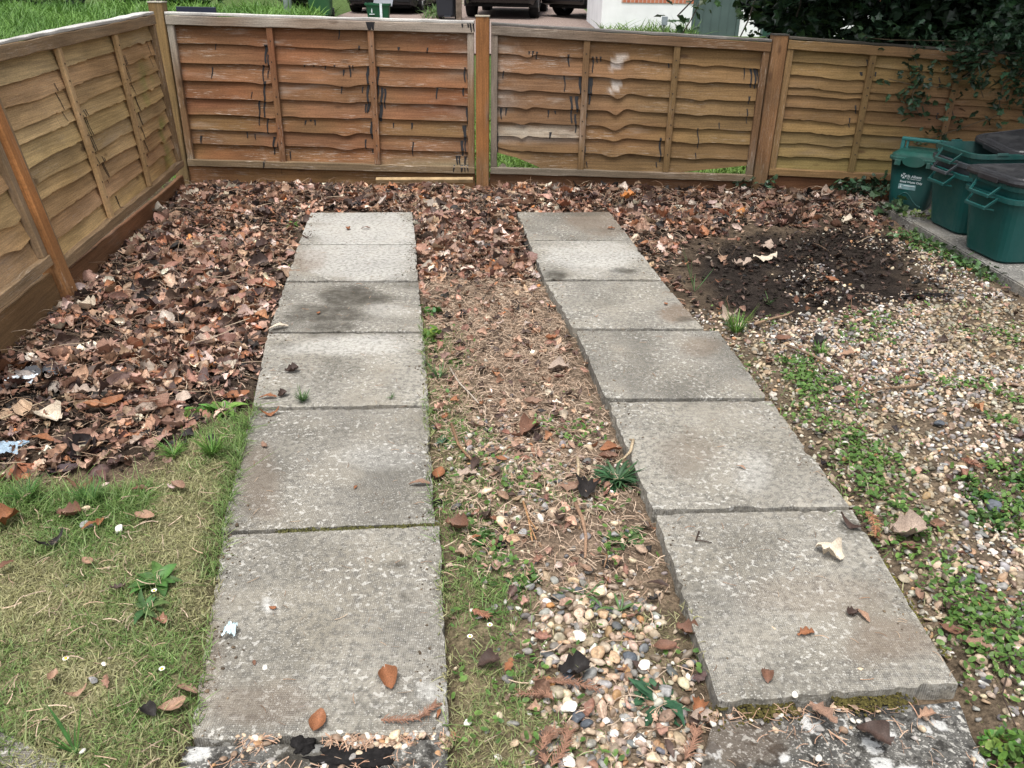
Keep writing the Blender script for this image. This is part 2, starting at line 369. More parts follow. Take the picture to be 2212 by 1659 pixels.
sm = np.maximum(sm, pip(gx, gy, [tuple(q[:2]) for q in (_a - _d * .4, _a - _d * .4 - _n * .055, _b + _d * .35 - _n * .055, _b + _d * .35)]).astype(float))
smw = blur(sm, 1)
def samp(a, x, y):
    fx = np.clip((np.asarray(x, float) - GX[0]) / .02, 0, len(GX) - 1.001); fy = np.clip((np.asarray(y, float) - GY[0]) / .02, 0, len(GY) - 1.001)
    i = fx.astype(int); j = fy.astype(int); u = fx - i; v = fy - j
    return (a[j, i] * (1 - u) + a[j, i + 1] * u) * (1 - v) + (a[j + 1, i] * (1 - u) + a[j + 1, i + 1] * u) * v
def mk(k, x, y): return samp(MASK[k], x, y)
MULS = np.clip(blur(MASK['mulch'], 7) * (.45 + 1.15 * fbm(gx * 4, gy * 4, 301)), 0, 1)
MASK['mulch'] = np.where(gx > 0, MULS, MASK['mulch'])
H = -.042 + .008 * (fbm(gx * 5, gy * 5, 3) - .5)
H += .036 * blur(MASK['lit'], 6) * (.4 + 1.2 * fbm(gx * 3, gy * 3, 5)) + .03 * MASK['grav'] + .043 * MASK['grass'] + .032 * MASK['gmid'] + .012 * MASK['pile'] + .004 * MASK['mulch']
H = H * (1 - smw) + np.minimum(H, -.045) * smw
H = np.minimum(H, np.where(sm > .5, -.045, 9))
def gz(x, y):
    x = np.asarray(x, float); y = np.asarray(y, float)
    return np.where(y > 6.25, tz(y), samp(H, x, np.minimum(y, 6.25)))
# the ground: one sheet, fine in the garden and coarse out to the horizon
XA = np.concatenate([-np.geomspace(250, 3.7, 24), GX, np.geomspace(4.7, 250, 24)]); YA = np.concatenate([-np.geomspace(100, .3, 14), GY, np.geomspace(6.4, 400, 36)])
ax_, ay_ = np.meshgrid(XA, YA); inside = (ax_ >= GX[0]) & (ax_ <= GX[-1]) & (ay_ >= GY[0]) & (ay_ <= GY[-1])
zz = np.where(inside, samp(H, ax_, ay_), -.02 + tz(ay_) - .05 * (ay_ <= 6.3)); zz = np.where((ay_ > 5.6) & inside, np.maximum(zz, tz(ay_) - .01), zz)
base = np.tile(np.array([.135, .10, .068]), (*ax_.shape, 1))
def lay(c, k, amt=1.):
    global base
    t = np.where(inside, mk(k, ax_, ay_), 0) * amt; t = np.clip(t * (.55 + .9 * fbm(ax_ * 9, ay_ * 9, hash(k) % 50)), 0, 1); base = mix(base, c, t)
lay((.042, .030, .023), 'lit'); lay((.027, .021, .0175), 'mulch', 1.5); lay((.13, .10, .07), 'grav'); lay((.19, .145, .10), 'gravmid', .8); lay((.20, .147, .107), 'need', .9); lay((.19, .18, .095), 'grass'); lay((.17, .145, .085), 'gmid')
out = (ay_ > 5.55) | (ax_ < -2.3) | (ax_ > 3.4)
base = np.where(out[..., None], np.array([.07, .11, .03]), base)
ny, nx = ax_.shape; idx = np.arange(nx * ny).reshape(ny, nx)
fq = np.stack([idx[:-1, :-1], idx[:-1, 1:], idx[1:, 1:], idx[1:, :-1]], -1).reshape(-1, 4)
g = link('ground', npmesh('ground', np.stack([ax_, ay_, zz], -1).reshape(-1, 3), [fq], base.reshape(-1, 3)), M_GROUND)
tag(g, 'bare brown earth and turf the whole garden stands on', 'ground', kind='structure')

# ------------------------------------------------------------------ scattering
def rotm(yaw, pitch, roll):
    cy, sy, cp, sp, cr, sr = np.cos(yaw), np.sin(yaw), np.cos(pitch), np.sin(pitch), np.cos(roll), np.sin(roll)
    M = np.empty((len(yaw), 3, 3))
    M[:, 0, 0] = cy * cp; M[:, 0, 1] = cy * sp * sr - sy * cr; M[:, 0, 2] = cy * sp * cr + sy * sr
    M[:, 1, 0] = sy * cp; M[:, 1, 1] = sy * sp * sr + cy * cr; M[:, 1, 2] = sy * sp * cr - cy * sr
    M[:, 2, 0] = -sp; M[:, 2, 1] = cp * sr; M[:, 2, 2] = cp * cr
    return M
def scatter(name, temps, pos, rot, scale, cols, mat, smooth=True, which=None, parent=None):
    """temps: list of (V, [faces], vertex colour factor)"""
    N = len(pos); which = rng.integers(0, len(temps), N) if which is None else which
    scale = np.asarray(scale, float); scale = scale[:, None] * np.ones(3) if scale.ndim == 1 else scale
    VV, FF, CC, n0 = [], [], [], 0
    for t, (tv, tf, tc) in enumerate(temps):
        s = np.where(which == t)[0]
        if len(s) == 0: continue
        V = np.einsum('nij,nvj->nvi', rot[s], tv[None] * scale[s][:, None, :]) + pos[s][:, None, :]
        C = cols[s][:, None, :] * tc[None, :, None]
        k = len(tv)
        for f in tf: FF.append((np.asarray(f)[None] + (np.arange(len(s)) * k + n0)[:, None, None]).reshape(-1, np.asarray(f).shape[1]))
        VV.append(V.reshape(-1, 3)); CC.append(C.reshape(-1, 3)); n0 += k * len(s)
    return link(name, npmesh(name, np.concatenate(VV), FF, np.concatenate(CC), smooth=smooth), mat, parent)
def cand(dens, x0=-3.2, x1=3.6, y0=.75, y1=5.75, fn=None, cull=True, over=None):
    n = rng.poisson(dens * (x1 - x0) * (y1 - y0)); x = rng.uniform(x0, x1, n); y = rng.uniform(y0, y1, n)
    if cull:
        px, py, d = J(np.stack([x, y, np.zeros(n)], 1)); k = (px > -380) & (px < 2800) & (py < 1800) & (d > .1); x, y = x[k], y[k]
    if fn is not None:
        k = rng.random(len(x)) < fn(x, y); x, y = x[k], y[k]
    k = samp(sm, x, y) < .3 if over is None else samp(blur(sm, 1), x, y) < over
    return x[k], y[k]
def infence(x, y): return (y < 5.30 - .03 * x) & (x > np.interp(y, [2.7, 3.32, 5.3], [-1.81, -1.84, -2.08]))
# leaf shapes ------------------------------------------------------------
def leaf_t(kind, seed):
    r = np.random.default_rng(seed); nu, nv = 9, 5; t = np.linspace(0, 1, nu); v = np.linspace(-1, 1, nv)
    if kind == 'oval': hw = .30 * np.sin(np.pi * np.clip(t, .02, .985) ** .9) ** .75
    elif kind == 'narrow': hw = .17 * np.sin(np.pi * np.clip(t, .02, .985)) ** .8
    elif kind == 'lobed': hw = .33 * np.sin(np.pi * np.clip(t, .04, .97)) ** .6 * (.72 + .36 * np.cos(t * 2 * np.pi * 3.5))
    else: hw = .36 * np.sin(np.pi * np.clip(t, .04, .96)) ** .5 * (.7 + .5 * r.random(nu))
    tt, vv = np.meshgrid(t, v, indexing='ij'); h2 = np.repeat(hw[:, None], nv, 1) * (1 + .15 * (r.random((nu, nv)) - .5))
    x = tt - .5 + .05 * np.abs(vv); y = h2 * vv
    c1, c2, tw, fd = r.uniform(-.4, 2.1), r.uniform(-.7, 1.8), r.uniform(-.6, .6), r.uniform(0, .25)
    if kind == 'crumple': c1 *= .8; c2 *= .7; tw *= 1.6
    z = c1 * y ** 2 * 2.2 + c2 * (tt - .5) ** 2 * .9 + tw * y * (tt - .5) + fd * np.abs(y) + .035 * r.standard_normal((nu, nv)) * (1.8 if kind == 'crumple' else .8)
    z -= z.min()
    V = np.stack([x, y, z], -1).reshape(-1, 3); i = np.arange(nu * nv).reshape(nu, nv)
    F = np.stack([i[:-1, :-1], i[1:, :-1], i[1:, 1:], i[:-1, 1:]], -1).reshape(-1, 4)
    fac = 1 + .22 * (np.abs(vv) < .1) - .12 * (np.abs(vv) > .9) + .22 * (r.random((nu, nv)) - .5)
    return V, [F], fac.reshape(-1)
LEAVES = [leaf_t(k, 10 + i) for i, k in enumerate(['oval'] * 5 + ['narrow'] * 2 + ['lobed'] * 4 + ['crumple'] * 4)]
LKIND = ['oval'] * 5 + ['narrow'] * 2 + ['lobed'] * 4 + ['crumpled'] * 4
LCOL = {'red-brown': (.152, .077, .050), 'tan': (.30, .185, .125), 'dark brown': (.055, .034, .027), 'grey-beige': (.33, .255, .205), 'orange-brown': (.235, .098, .046), 'pinkish brown': (.225, .138, .097), 'pale cream': (.56, .48, .38), 'blackish': (.018, .015, .014), 'bright orange': (.5, .19, .05)}
LN = list(LCOL); LV = np.array([LCOL[k] for k in LN]); LV = LV * .9 + .1 * LV.mean(1, keepdims=True)
def leafcols(n, p):
    i = rng.choice(len(LN), n, p=np.array(p) / sum(p)); return i, LV[i] * rng.uniform(.95, 2.0, (n, 1)) * rng.uniform(.93, 1.07, (n, 3))
LM = []                                             # shared meshes for single leaves
for i, (tv, tf, tc) in enumerate(LEAVES):
    me = npmesh('fallen_leaf', tv, tf, np.repeat(tc[:, None], 3, 1)); me.materials.append(M_LEAF1); LM.append(me)
NLEAF = 0
def leaf_obj(pos, size, cname, variant, rot, label, col=None):
    global NLEAF
    o = bpy.data.objects.new('fallen_leaf', LM[variant]); COL.objects.link(o)
    o.location = pos; o.scale = (size,) * 3; o.rotation_euler = rot
    c = LCOL[cname] if col is None else col; o.color = (*c, 1)
    NLEAF += 1
    return tag(o, label, 'leaf', 'fallen leaves')

# litter -------------------------------------------------------------------
def litfn(x, y):
    jx, jy = .16 * (fbm(x * 6, y * 6, 201) - .5), .3 * (fbm(x * 6, y * 6, 202) - .5)
    a = mk('lit', x + jx, y + jy) * (1 - .8 * samp(MULS, x + 2 * jx, y + jy)); n = fbm(x * 3.3, y * 3.3, 21)
    return np.where(infence(x, y), np.clip(a * np.clip((n - .36) * 3.4, .05, 1.0) * sst(-.02, .16, x - np.interp(y, [2.7, 3.32, 5.3], [-1.81, -1.84, -2.08])), 0, 1), 0)
PLIT = [3.9, 2.7, 3.8, 1.5, 1.3, 2.2, .3, .8, .06]
x, y = cand(3900, fn=litfn); n = len(x)
ci, cc = leafcols(n, PLIT)
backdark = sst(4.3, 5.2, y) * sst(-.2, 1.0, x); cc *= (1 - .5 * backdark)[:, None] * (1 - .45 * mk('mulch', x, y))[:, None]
sc_ = rng.lognormal(math.log(.0415), .44, n).clip(.014, .092)
zoff = rng.uniform(0, .022, n) * mk('lit', x, y)
pos = np.stack([x, y, gz(x, y) + zoff], 1); yaw = rng.uniform(0, 6.283, n); pit = rng.normal(0, .45, n); rol = rng.normal(0, .45, n)
flip = rng.random(n) < .4; rol = np.where(flip, rol + np.pi, rol); pos[:, 2] += np.where(flip, sc_ * .12, 0)
which = rng.choice(len(LEAVES), n, p=np.array([1.5] * 5 + [.6] * 2 + [.8] * 4 + [1.1] * 4) / sum([1.5] * 5 + [.6] * 2 + [.8] * 4 + [1.1] * 4))
px, py, dd = J(pos); inv = (px > 0) & (px < 2212) & (py > 0) & (py < 1659)
rank = np.where(inv, sc_ / dd * (.4 + zoff / .03), 0); top = np.argsort(-rank)[:190]; rest = np.ones(n, bool); rest[top] = False
def place_of(x, y):
    if x < -.9 and y < 5.0:
        d = np.interp(y, [2.7, 5.3], [-1.84, -2.1])
        if x < d + .35: return 'in the litter close along the left fence'
        if y > 3.9: return 'in the litter beyond the upper left slabs'
        if y > 2.9: return 'in the middle of the leaf heap left of the slabs'
        return 'at the near edge of the leaf heap by the lawn'
    if x < -.5 and y >= 4.6: return 'in the litter between the left path and back fence'
    if x < .1: return 'in the litter between the two slab paths'
    if y > 4.7: return 'in the litter under the back fence right of middle'
    return 'in the dark litter just right of the right path'
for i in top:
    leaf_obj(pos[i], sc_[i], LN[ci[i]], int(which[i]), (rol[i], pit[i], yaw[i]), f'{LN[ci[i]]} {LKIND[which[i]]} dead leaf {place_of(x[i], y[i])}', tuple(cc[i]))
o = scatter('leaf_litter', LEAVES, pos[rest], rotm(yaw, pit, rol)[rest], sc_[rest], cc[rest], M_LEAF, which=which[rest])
tag(o, 'thick drift of brown dead leaves heaped along the fences', 'leaf litter', kind='stuff')
# sparse small leaf scraps elsewhere
def sparse(x, y): return np.where(infence(x, y), .22 * mk('need', x, y) * sst(1.6, 3.2, y) + .09 * mk('gravmid', x, y) + .02 * mk('grav', x, y) + .008 * mk('grass', x, y) + .10 * mk('mulch', x, y) + .3 * mk('lit', x, y), 0)
x, y = cand(3000, fn=sparse); n = len(x); ci, cc = leafcols(n, [4, 2.5, 4, 1, 1, 2.4, .2, .9, .03])
cc *= (1 - .78 * mk('mulch', x, y))[:, None]
pos = np.stack([x, y, gz(x, y) + .012], 1)
o = scatter('leaf_scraps', LEAVES, pos, rotm(rng.uniform(0, 6.28, n), rng.normal(0, .3, n), rng.normal(0, .3, n)), rng.uniform(.015, .042, n), cc, M_LEAF)
tag(o, 'small broken leaf scraps strewn over gravel and mulch', 'leaf scraps', kind='stuff')
# mulch flakes
def mulf(x, y): return np.where(infence(x, y), np.clip(mk('mulch', x, y) * np.clip((fbm(x * 5, y * 5, 66) - .25) * 2.4, .1, 1) + .35 * mk('lit', x, y), 0, 1), 0)
x, y = cand(2000, fn=mulf); n = len(x)
cc = np.array([.029, .0225, .019])[None] * rng.uniform(.6, 1.4, (n, 1)) * rng.uniform(.9, 1.1, (n, 3)); br = rng.random(n) < .05; cc[br] = np.array([.08, .052, .037])
o = scatter('bark_mulch', LEAVES[5:], np.stack([x, y, gz(x, y) + rng.uniform(0, .012, n)], 1), rotm(rng.uniform(0, 6.28, n), rng.normal(0, .12, n), rng.normal(0, .12, n)), rng.uniform(.006, .028, n), cc, M_BARK)
tag(o, 'dark rotted leaf mulch spread in front of the bins', 'mulch', kind='stuff')

# pebbles -------------------------------------------------------------------
def peb_t(seed, sub=2):
    bm = bmesh.new(); bmesh.ops.create_icosphere(bm, subdivisions=sub, radius=.5); r = np.random.default_rng(seed)
    V = np.array([v.co[:] for v in bm.verts]); F = np.array([[v.index for v in f.verts] for f in bm.faces]); bm.free()
    for _ in range(5):
        d = r.standard_normal(3); d /= np.linalg.norm(d); h = r.uniform(.2, .40); p = V @ d; V = V - np.outer(np.maximum(p - h, 0) * .92, d)
    V *= np.array([1.25, .95, .68]) * r.uniform(.85, 1.15, 3)
    return V, [F], 1 + .3 * (r.random(len(V)) - .5)
PEB = [peb_t(i) for i in range(8)]
PC = {'cream': (.58, .46, .32), 'tan': (.40, .275, .17), 'orange-brown': (.40, .20, .075), 'grey': (.26, .255, .25), 'dark slate': (.075, .085, .10), 'white': (.70, .67, .60), 'brown': (.2, .125, .08), 'pale pinkish': (.5, .36, .27)}
PN = list(PC); PV = np.array([PC[k] for k in PN]); PP = np.array([2.6, 2.4, .6, 2.6, 1.5, 1.9, 2.0, 1.5]); PP /= PP.sum()
MULS_ = lambda x, y: samp(MULS, x, y)
def gravfn(x, y):
    n = fbm(x * 3.5, y * 3.5, 33); far = sst(4.2, 3.2, y)
    a = mk('grav', x, y) * (.55 + .45 * far) * (1 - .45 * mk('clov', x, y)) * np.clip(.25 + 1.3 * n, 0, 1) * (1 - .6 * MULS_(x, y)) + mk('gravmid', x, y) * np.clip((n - .25) * 1.3, .12, .7) + mk('pile', x, y) * .7
    a += .035 * mk('need', x, y) + .05 * mk('lit', x, y) * sst(4.3, 5.1, y) * sst(-1.4, -.6, x) + .16 * mk('lit', x, y) * sst(-.35, -.1, x) * sst(.35, .1, x) * sst(3.2, 3.6, y) + .22 * mk('mulch', x, y) * np.clip((n - .52) * 5, 0, 1) * (x > 1.2)
    a += .03 * mk('gmid', x, y) + .003 * mk('grass', x, y)
    return np.where(infence(x, y) & ((x < 2.15) | (y < 3.2)), np.clip(a, 0, 1), 0)
x, y = cand(7600, x0=-1.9, fn=gravfn); n = len(x)
big = mk('pile', x, y) + .35 * mk('gravmid', x, y)
s = rng.lognormal(math.log(.0118), .36, n) * (1 + .3 * np.clip(big, 0, 1)); s = s.clip(.005, .028)
ci = rng.choice(len(PN), n, p=PP); cc = mix(PV[ci], np.array([.27, .235, .195]), rng.uniform(.12, .6, n)) * rng.uniform(.7, 1.2, (n, 1)) * rng.uniform(.95, 1.05, (n, 3))
moss = mk('grav', x, y) * (fbm(x * 2.2, y * 2.2, 61) > .6); cc = mix(cc, (.2, .16, .08), .4 * moss)
pos = np.stack([x, y, gz(x, y) + s * .12 + rng.uniform(0, .004, n)], 1)
o = scatter('gravel', PEB, pos, rotm(rng.uniform(0, 6.28, n), rng.normal(0, .5, n), rng.normal(0, .5, n)), s[:, None] * rng.uniform(.72, 1.28, (n, 3)), cc, M_PEB)
tag(o, 'loose rounded flint gravel in cream, tan, grey and brown', 'gravel', kind='stuff')
print('pebbles', n)
# needles -------------------------------------------------------------------
def strip_t(seed, L=1., w=.045, bend=.12):
    r = np.random.default_rng(seed); t = np.linspace(-.5, .5, 4); b = bend * r.uniform(-1, 1); c = bend * r.uniform(0, 1)
    V = []
    for q in t:
        V += [(q * L, -w / 2 + b * (1 - 4 * q * q), c * (1 - 4 * q * q)), (q * L, w / 2 + b * (1 - 4 * q * q), c * (1 - 4 * q * q) + w * .5)]
    i = np.arange(8).reshape(4, 2); F = np.stack([i[:-1, 0], i[1:, 0], i[1:, 1], i[:-1, 1]], -1)
    return np.array(V), [F], np.ones(8)
STR = [strip_t(i) for i in range(6)]
def needfn(x, y):
    n = fbm(x * 6, y * 6, 44); a = mk('need', x, y) * (.35 + .65 * sst(1.4, 3.0, y)) * np.clip(.4 + n, 0, 1)
    return np.where(infence(x, y), np.clip(a + .25 * mk('gravmid', x, y) * n + .1 * mk('lit', x, y) + .06 * mk('grass', x, y), 0, 1), 0)
x, y = cand(15000, fn=needfn); n = len(x)
cc = mix(np.array([.36, .24, .165]), np.array([.52, .41, .31]), rng.random(n)) * rng.uniform(.55, 1.15, (n, 1))
o = scatter('conifer_needles', STR, np.stack([x, y, gz(x, y) + rng.uniform(.004, .02, n)], 1), rotm(rng.uniform(0, 6.28, n), rng.normal(0, .22, n), rng.normal(0, .5, n)), rng.uniform(.014, .042, n), cc, M_TWIG)
tag(o, 'brown dry conifer needles matted between the slab paths', 'needles', kind='stuff')
# needles and crumbs that lie on the slabs near their edges
sx_, sy_ = rng.uniform(-1.2, .95, 9000), rng.uniform(.9, 4.7, 9000); onsl = (samp(sm, sx_, sy_) > .9)
edge = blur(sm, 5); pr = np.clip(1.25 - samp(edge, sx_, sy_), .035, 1) * .45; k = onsl & (rng.random(9000) < pr); x, y = sx_[k], sy_[k]; n = len(x)
zt = np.where(y < 1.02, -.02, .003)
cc = mix(np.array([.26, .14, .08]), np.array([.40, .30, .21]), rng.random(n)) * rng.uniform(.4, 1.1, (n, 1))
o = scatter('slab_needles', STR, np.stack([x, y, zt], 1), rotm(rng.uniform(0, 6.28, n), np.zeros(n), rng.normal(0, .3, n)), rng.uniform(.008, .03, n), cc, M_TWIG)
tag(o, 'dry needles and stalks scattered on top of the slabs', 'needles', kind='stuff')
sx_, sy_ = rng.uniform(-1.2, .95, 60000), rng.uniform(.98, 4.7, 60000); b4 = blur(sm, 3); q_ = samp(b4, sx_, sy_); k = (samp(sm, sx_, sy_) > .9) & (rng.random(60000) < np.clip((.93 - q_) * 2.2, 0, 1) * np.where(sx_ < 0, 1., .4) * np.clip((fbm(sx_ * 9, sy_ * 9, 88) - .38) * 3, .03, 1)); x, y = sx_[k], sy_[k]; n = len(x)
cc = mix(np.array([.06, .045, .032]), np.array([.22, .165, .11]), rng.random(n) ** 2)
o = scatter('edge_dirt', PEB[:4], np.stack([x, y, np.full(n, .0015)], 1), rotm(rng.uniform(0, 6.28, n), rng.normal(0, .3, n), np.zeros(n)), rng.lognormal(math.log(.0042), .4, n)[:, None] * np.array([1, 1, .6]), cc, M_BARK)
tag(o, 'crumbs of soil washed onto the edges of the slabs', 'dirt', kind='stuff')
qx, qy = [], []
for poly in (ROUGH_L, ROUGH_R, [(400, 1586), (980, 1580), (985, 1610), (395, 1616)], [(1540, 1520), (2080, 1480), (2090, 1510), (1530, 1550)]):
    w_ = np.array(W(poly)); n_ = 2600; a_ = rng.uniform(w_[:, 0].min(), w_[:, 0].max(), n_); b_ = rng.uniform(w_[:, 1].min(), w_[:, 1].max(), n_); k = pip(a_, b_, [tuple(q) for q in w_]); qx.append(a_[k]); qy.append(b_[k])
x, y = np.concatenate(qx), np.concatenate(qy); k = (fbm(x * 9, y * 9, 17) > .46) & (rng.random(len(x)) < np.where(x < .2, .35, .16)) & (samp(sm, x, y) > .5) & (y < 1.13); x, y = x[k], y[k]; n = len(x); z_ = np.where(x < .2, -.008, -.020)
nn = rng.random(n) < .25; m_ = int(nn.sum()); ci = rng.choice(len(PN), m_, p=PP)
o = scatter('strip_pebbles', PEB, np.stack([x[nn], y[nn], z_[nn] + .003], 1), rotm(rng.uniform(0, 6.28, m_), rng.normal(0, .4, m_), np.zeros(m_)), rng.uniform(.006, .017, m_), mix(PV[ci], np.array([.3, .245, .19]), np.full(m_, .25)), M_PEB); tag(o, 'small pebbles scattered on the rough concrete strips', 'gravel', kind='stuff')
m_ = int((~nn).sum()); o = scatter('strip_needles', STR, np.stack([x[~nn], y[~nn], z_[~nn] + .004], 1), rotm(rng.uniform(0, 6.28, m_), rng.normal(0, .1, m_), rng.normal(0, .4, m_)), rng.uniform(.012, .035, m_), mix(np.array([.36, .2, .13]), np.array([.45, .33, .24]), rng.random(m_)), M_TWIG); tag(o, 'dry needles scattered on the rough concrete strips', 'needles', kind='stuff')
# twiggy stalks through the litter
def twf(x, y): return np.where(infence(x, y), mk('lit', x, y) * (1 - .9 * mk('mulch', x, y)) + .04 * mk('mulch', x, y), 0)
x, y = cand(420, fn=twf); n = len(x)
cc = mix(np.array([.13, .075, .045]), np.array([.42, .33, .24]), rng.random(n) ** 2)
o = scatter('litter_stalks', [strip_t(20 + i, 1, .016, .25) for i in range(6)], np.stack([x, y, gz(x, y) + rng.uniform(.015, .05, n)], 1), rotm(rng.uniform(0, 6.28, n), rng.normal(0, .2, n), rng.normal(0, .5, n)), rng.uniform(.03, .15, n), cc, M_TWIG)
tag(o, 'thin dead stalks tangled through the leaf litter', 'stalks', kind='stuff')

# grass -----------------------------------------------------------------------
def blade_t(seed, lean):
    r = np.random.default_rng(seed); t = np.array([0, .35, .7, 1.]); wd = np.array([.055, .05, .035, .0]); l = lean * r.uniform(.6, 1.4)
    V = []
    for q, w_ in zip(t, wd): V += [(l * q ** 1.7, -w_, q * (1 - .25 * l * q)), (l * q ** 1.7, w_, q * (1 - .25 * l * q))]
    i = np.arange(8).reshape(4, 2); F = np.stack([i[:-1, 0], i[1:, 0], i[1:, 1], i[:-1, 1]], -1)
    return np.array(V), [F], np.repeat(.85 + .3 * t, 2)
BL = [blade_t(i, l) for i, l in enumerate([.5, .9, 1.2, 1.6, .7, 1.4])]
def grassfn(x, y):
    n = fbm(x * 7, y * 7, 51); return np.where(infence(x, y), np.clip(mk('grass', x, y) * (.45 + .8 * n) + mk('gmid', x, y) * np.clip(n * 1.5 - .15, 0, 1) + .05 * mk('clov', x, y), 0, 1), 0)
x, y = cand(72000, x0=-2.3, x1=2.4, y0=.75, y1=4.2, fn=grassfn, over=.72); n = len(x)
gn = fbm(x * 5, y * 5, 77) + .25 * (rng.random(n) - .5); lush = .9 * sst(.37, .6, gn)
px, py, _ = J(np.stack([x, y, np.zeros(n)], 1))
edgel = np.exp(-((py - 1075) / 45.) ** 2) * (px < 330) + np.clip(1 - np.abs(px - (545 - (py - 880) * .25)) / 55., 0, 1) * (py < 1250) * (px < 560)
lush = np.clip(lush + edgel, 0, 1)
cc = mix(mix(np.array([.43, .395, .225]), np.array([.27, .265, .115]), rng.random(n)), mix(np.array([.09, .18, .04]), np.array([.16, .26, .07]), rng.random(n)), np.clip(lush + .5 * (rng.random(n) - .5), 0, 1)) * rng.uniform(.7, 1.15, (n, 1))
hgt = rng.lognormal(math.log(.0145), .35, n).clip(.007, .045) * (1 + 1.5 * edgel * rng.random(n)) * (.8 + .5 * lush)
o = scatter('lawn_grass', BL, np.stack([x, y, np.where(samp(sm, x, y) > .3, .0, gz(x, y) - .002)], 1), rotm(rng.uniform(0, 6.28, n), rng.normal(.1, .35, n), rng.normal(0, .35, n)), np.stack([hgt, np.full(n, .02) * rng.uniform(.7, 1.2, n), hgt], 1), cc, M_GREEN)
tag(o, 'thin yellowing mown grass left of the slabs and between them', 'grass', kind='stuff'); print('grass', n)
# low creeping leaves over the gravel
def disc_t(seed):
    r = np.random.default_rng(seed); a = np.linspace(0, 2 * np.pi, 8)[:-1]; V = [(0, 0, -.05)] + [(.5 * math.cos(q) * 1.2, .36 * math.sin(q), .1 * r.random()) for q in a]
    return np.array(V), [np.array([[0, 1 + i, 1 + (i + 1) % 7] for i in range(7)])], np.array([.8] + [1.05] * 7)
DS = [disc_t(i) for i in range(4)]
def clovfn(x, y):
    n = fbm(x * 8, y * 8, 91); return np.where(infence(x, y), np.clip(mk('clov', x, y) * np.clip((n - .30) * 3, 0, 1) + .35 * mk('grav', x, y) * np.clip((n - .6) * 7, 0, 1) * sst(4.0, 2.4, y) + .3 * (mk('gravmid', x, y) + mk('pile', x, y) * .4) * np.clip((n - .58) * 7, 0, 1) + .1 * mk('gmid', x, y), 0, 1), 0)
x, y = cand(15000, fn=clovfn); n = len(x)
cc = mix(np.array([.06, .14, .03]), np.array([.14, .24, .055]), rng.random(n)) * rng.uniform(.7, 1.2, (n, 1))
o = scatter('creeping_weeds', DS, np.stack([x, y, gz(x, y) + rng.uniform(.006, .026, n)], 1), rotm(rng.uniform(0, 6.28, n), rng.normal(0, .4, n), rng.normal(0, .4, n)), rng.uniform(.008, .017, n), cc, M_GREEN)
tag(o, 'small leaved green creepers spreading over the gravel beside the right path', 'ground cover', kind='stuff'); print('clover', n)
# moss in the joints
def mossy(pts, name, label, spread=.012, dens=260, col=(.09, .085, .025), z=-.004):
    X, Y = [], []
    for a, b in zip(pts[:-1], pts[1:]):
        A = P(*a); B = P(*b); q = rng.random(int(dens * np.linalg.norm(B - A) * 4)); X.append(A[0] + (B[0] - A[0]) * q); Y.append(A[1] + (B[1] - A[1]) * q)
    x = np.concatenate(X); y = np.concatenate(Y); n = len(x); x = x + rng.normal(0, spread, n); y = y + rng.normal(0, spread, n)
    k = fbm(x * 12, y * 12, 5) > .42; x, y = x[k], y[k]; n = len(x)
    o = scatter(name, PEB[:3], np.stack([x, y, np.full(n, z)], 1), rotm(rng.uniform(0, 6.28, n), np.zeros(n), np.zeros(n)), np.stack([rng.uniform(.003, .008, n)] * 2 + [rng.uniform(.003, .006, n)], 1), np.array(col)[None] * rng.uniform(.5, 1.4, (n, 1)), M_BARK)
    return tag(o, label, 'moss', kind='stuff')
mossy([(478, 1150), (700, 1143), (950, 1130)], 'joint_moss', 'brown green moss in the joint above the nearest left slab', .006, 500, (.07, .068, .025))
mossy([(1548, 1530), (1760, 1512), (1960, 1496)], 'edge_moss', 'olive moss under the front edge of the nearest right slab', .012, 900, (.07, .06, .018), -.018)
mossy([(2060, 1440), (1960, 1300), (1900, 1200)], 'path_moss', 'yellow moss along the outer edge of the nearest right slab', .008, 500, (.11, .10, .025), -.012)

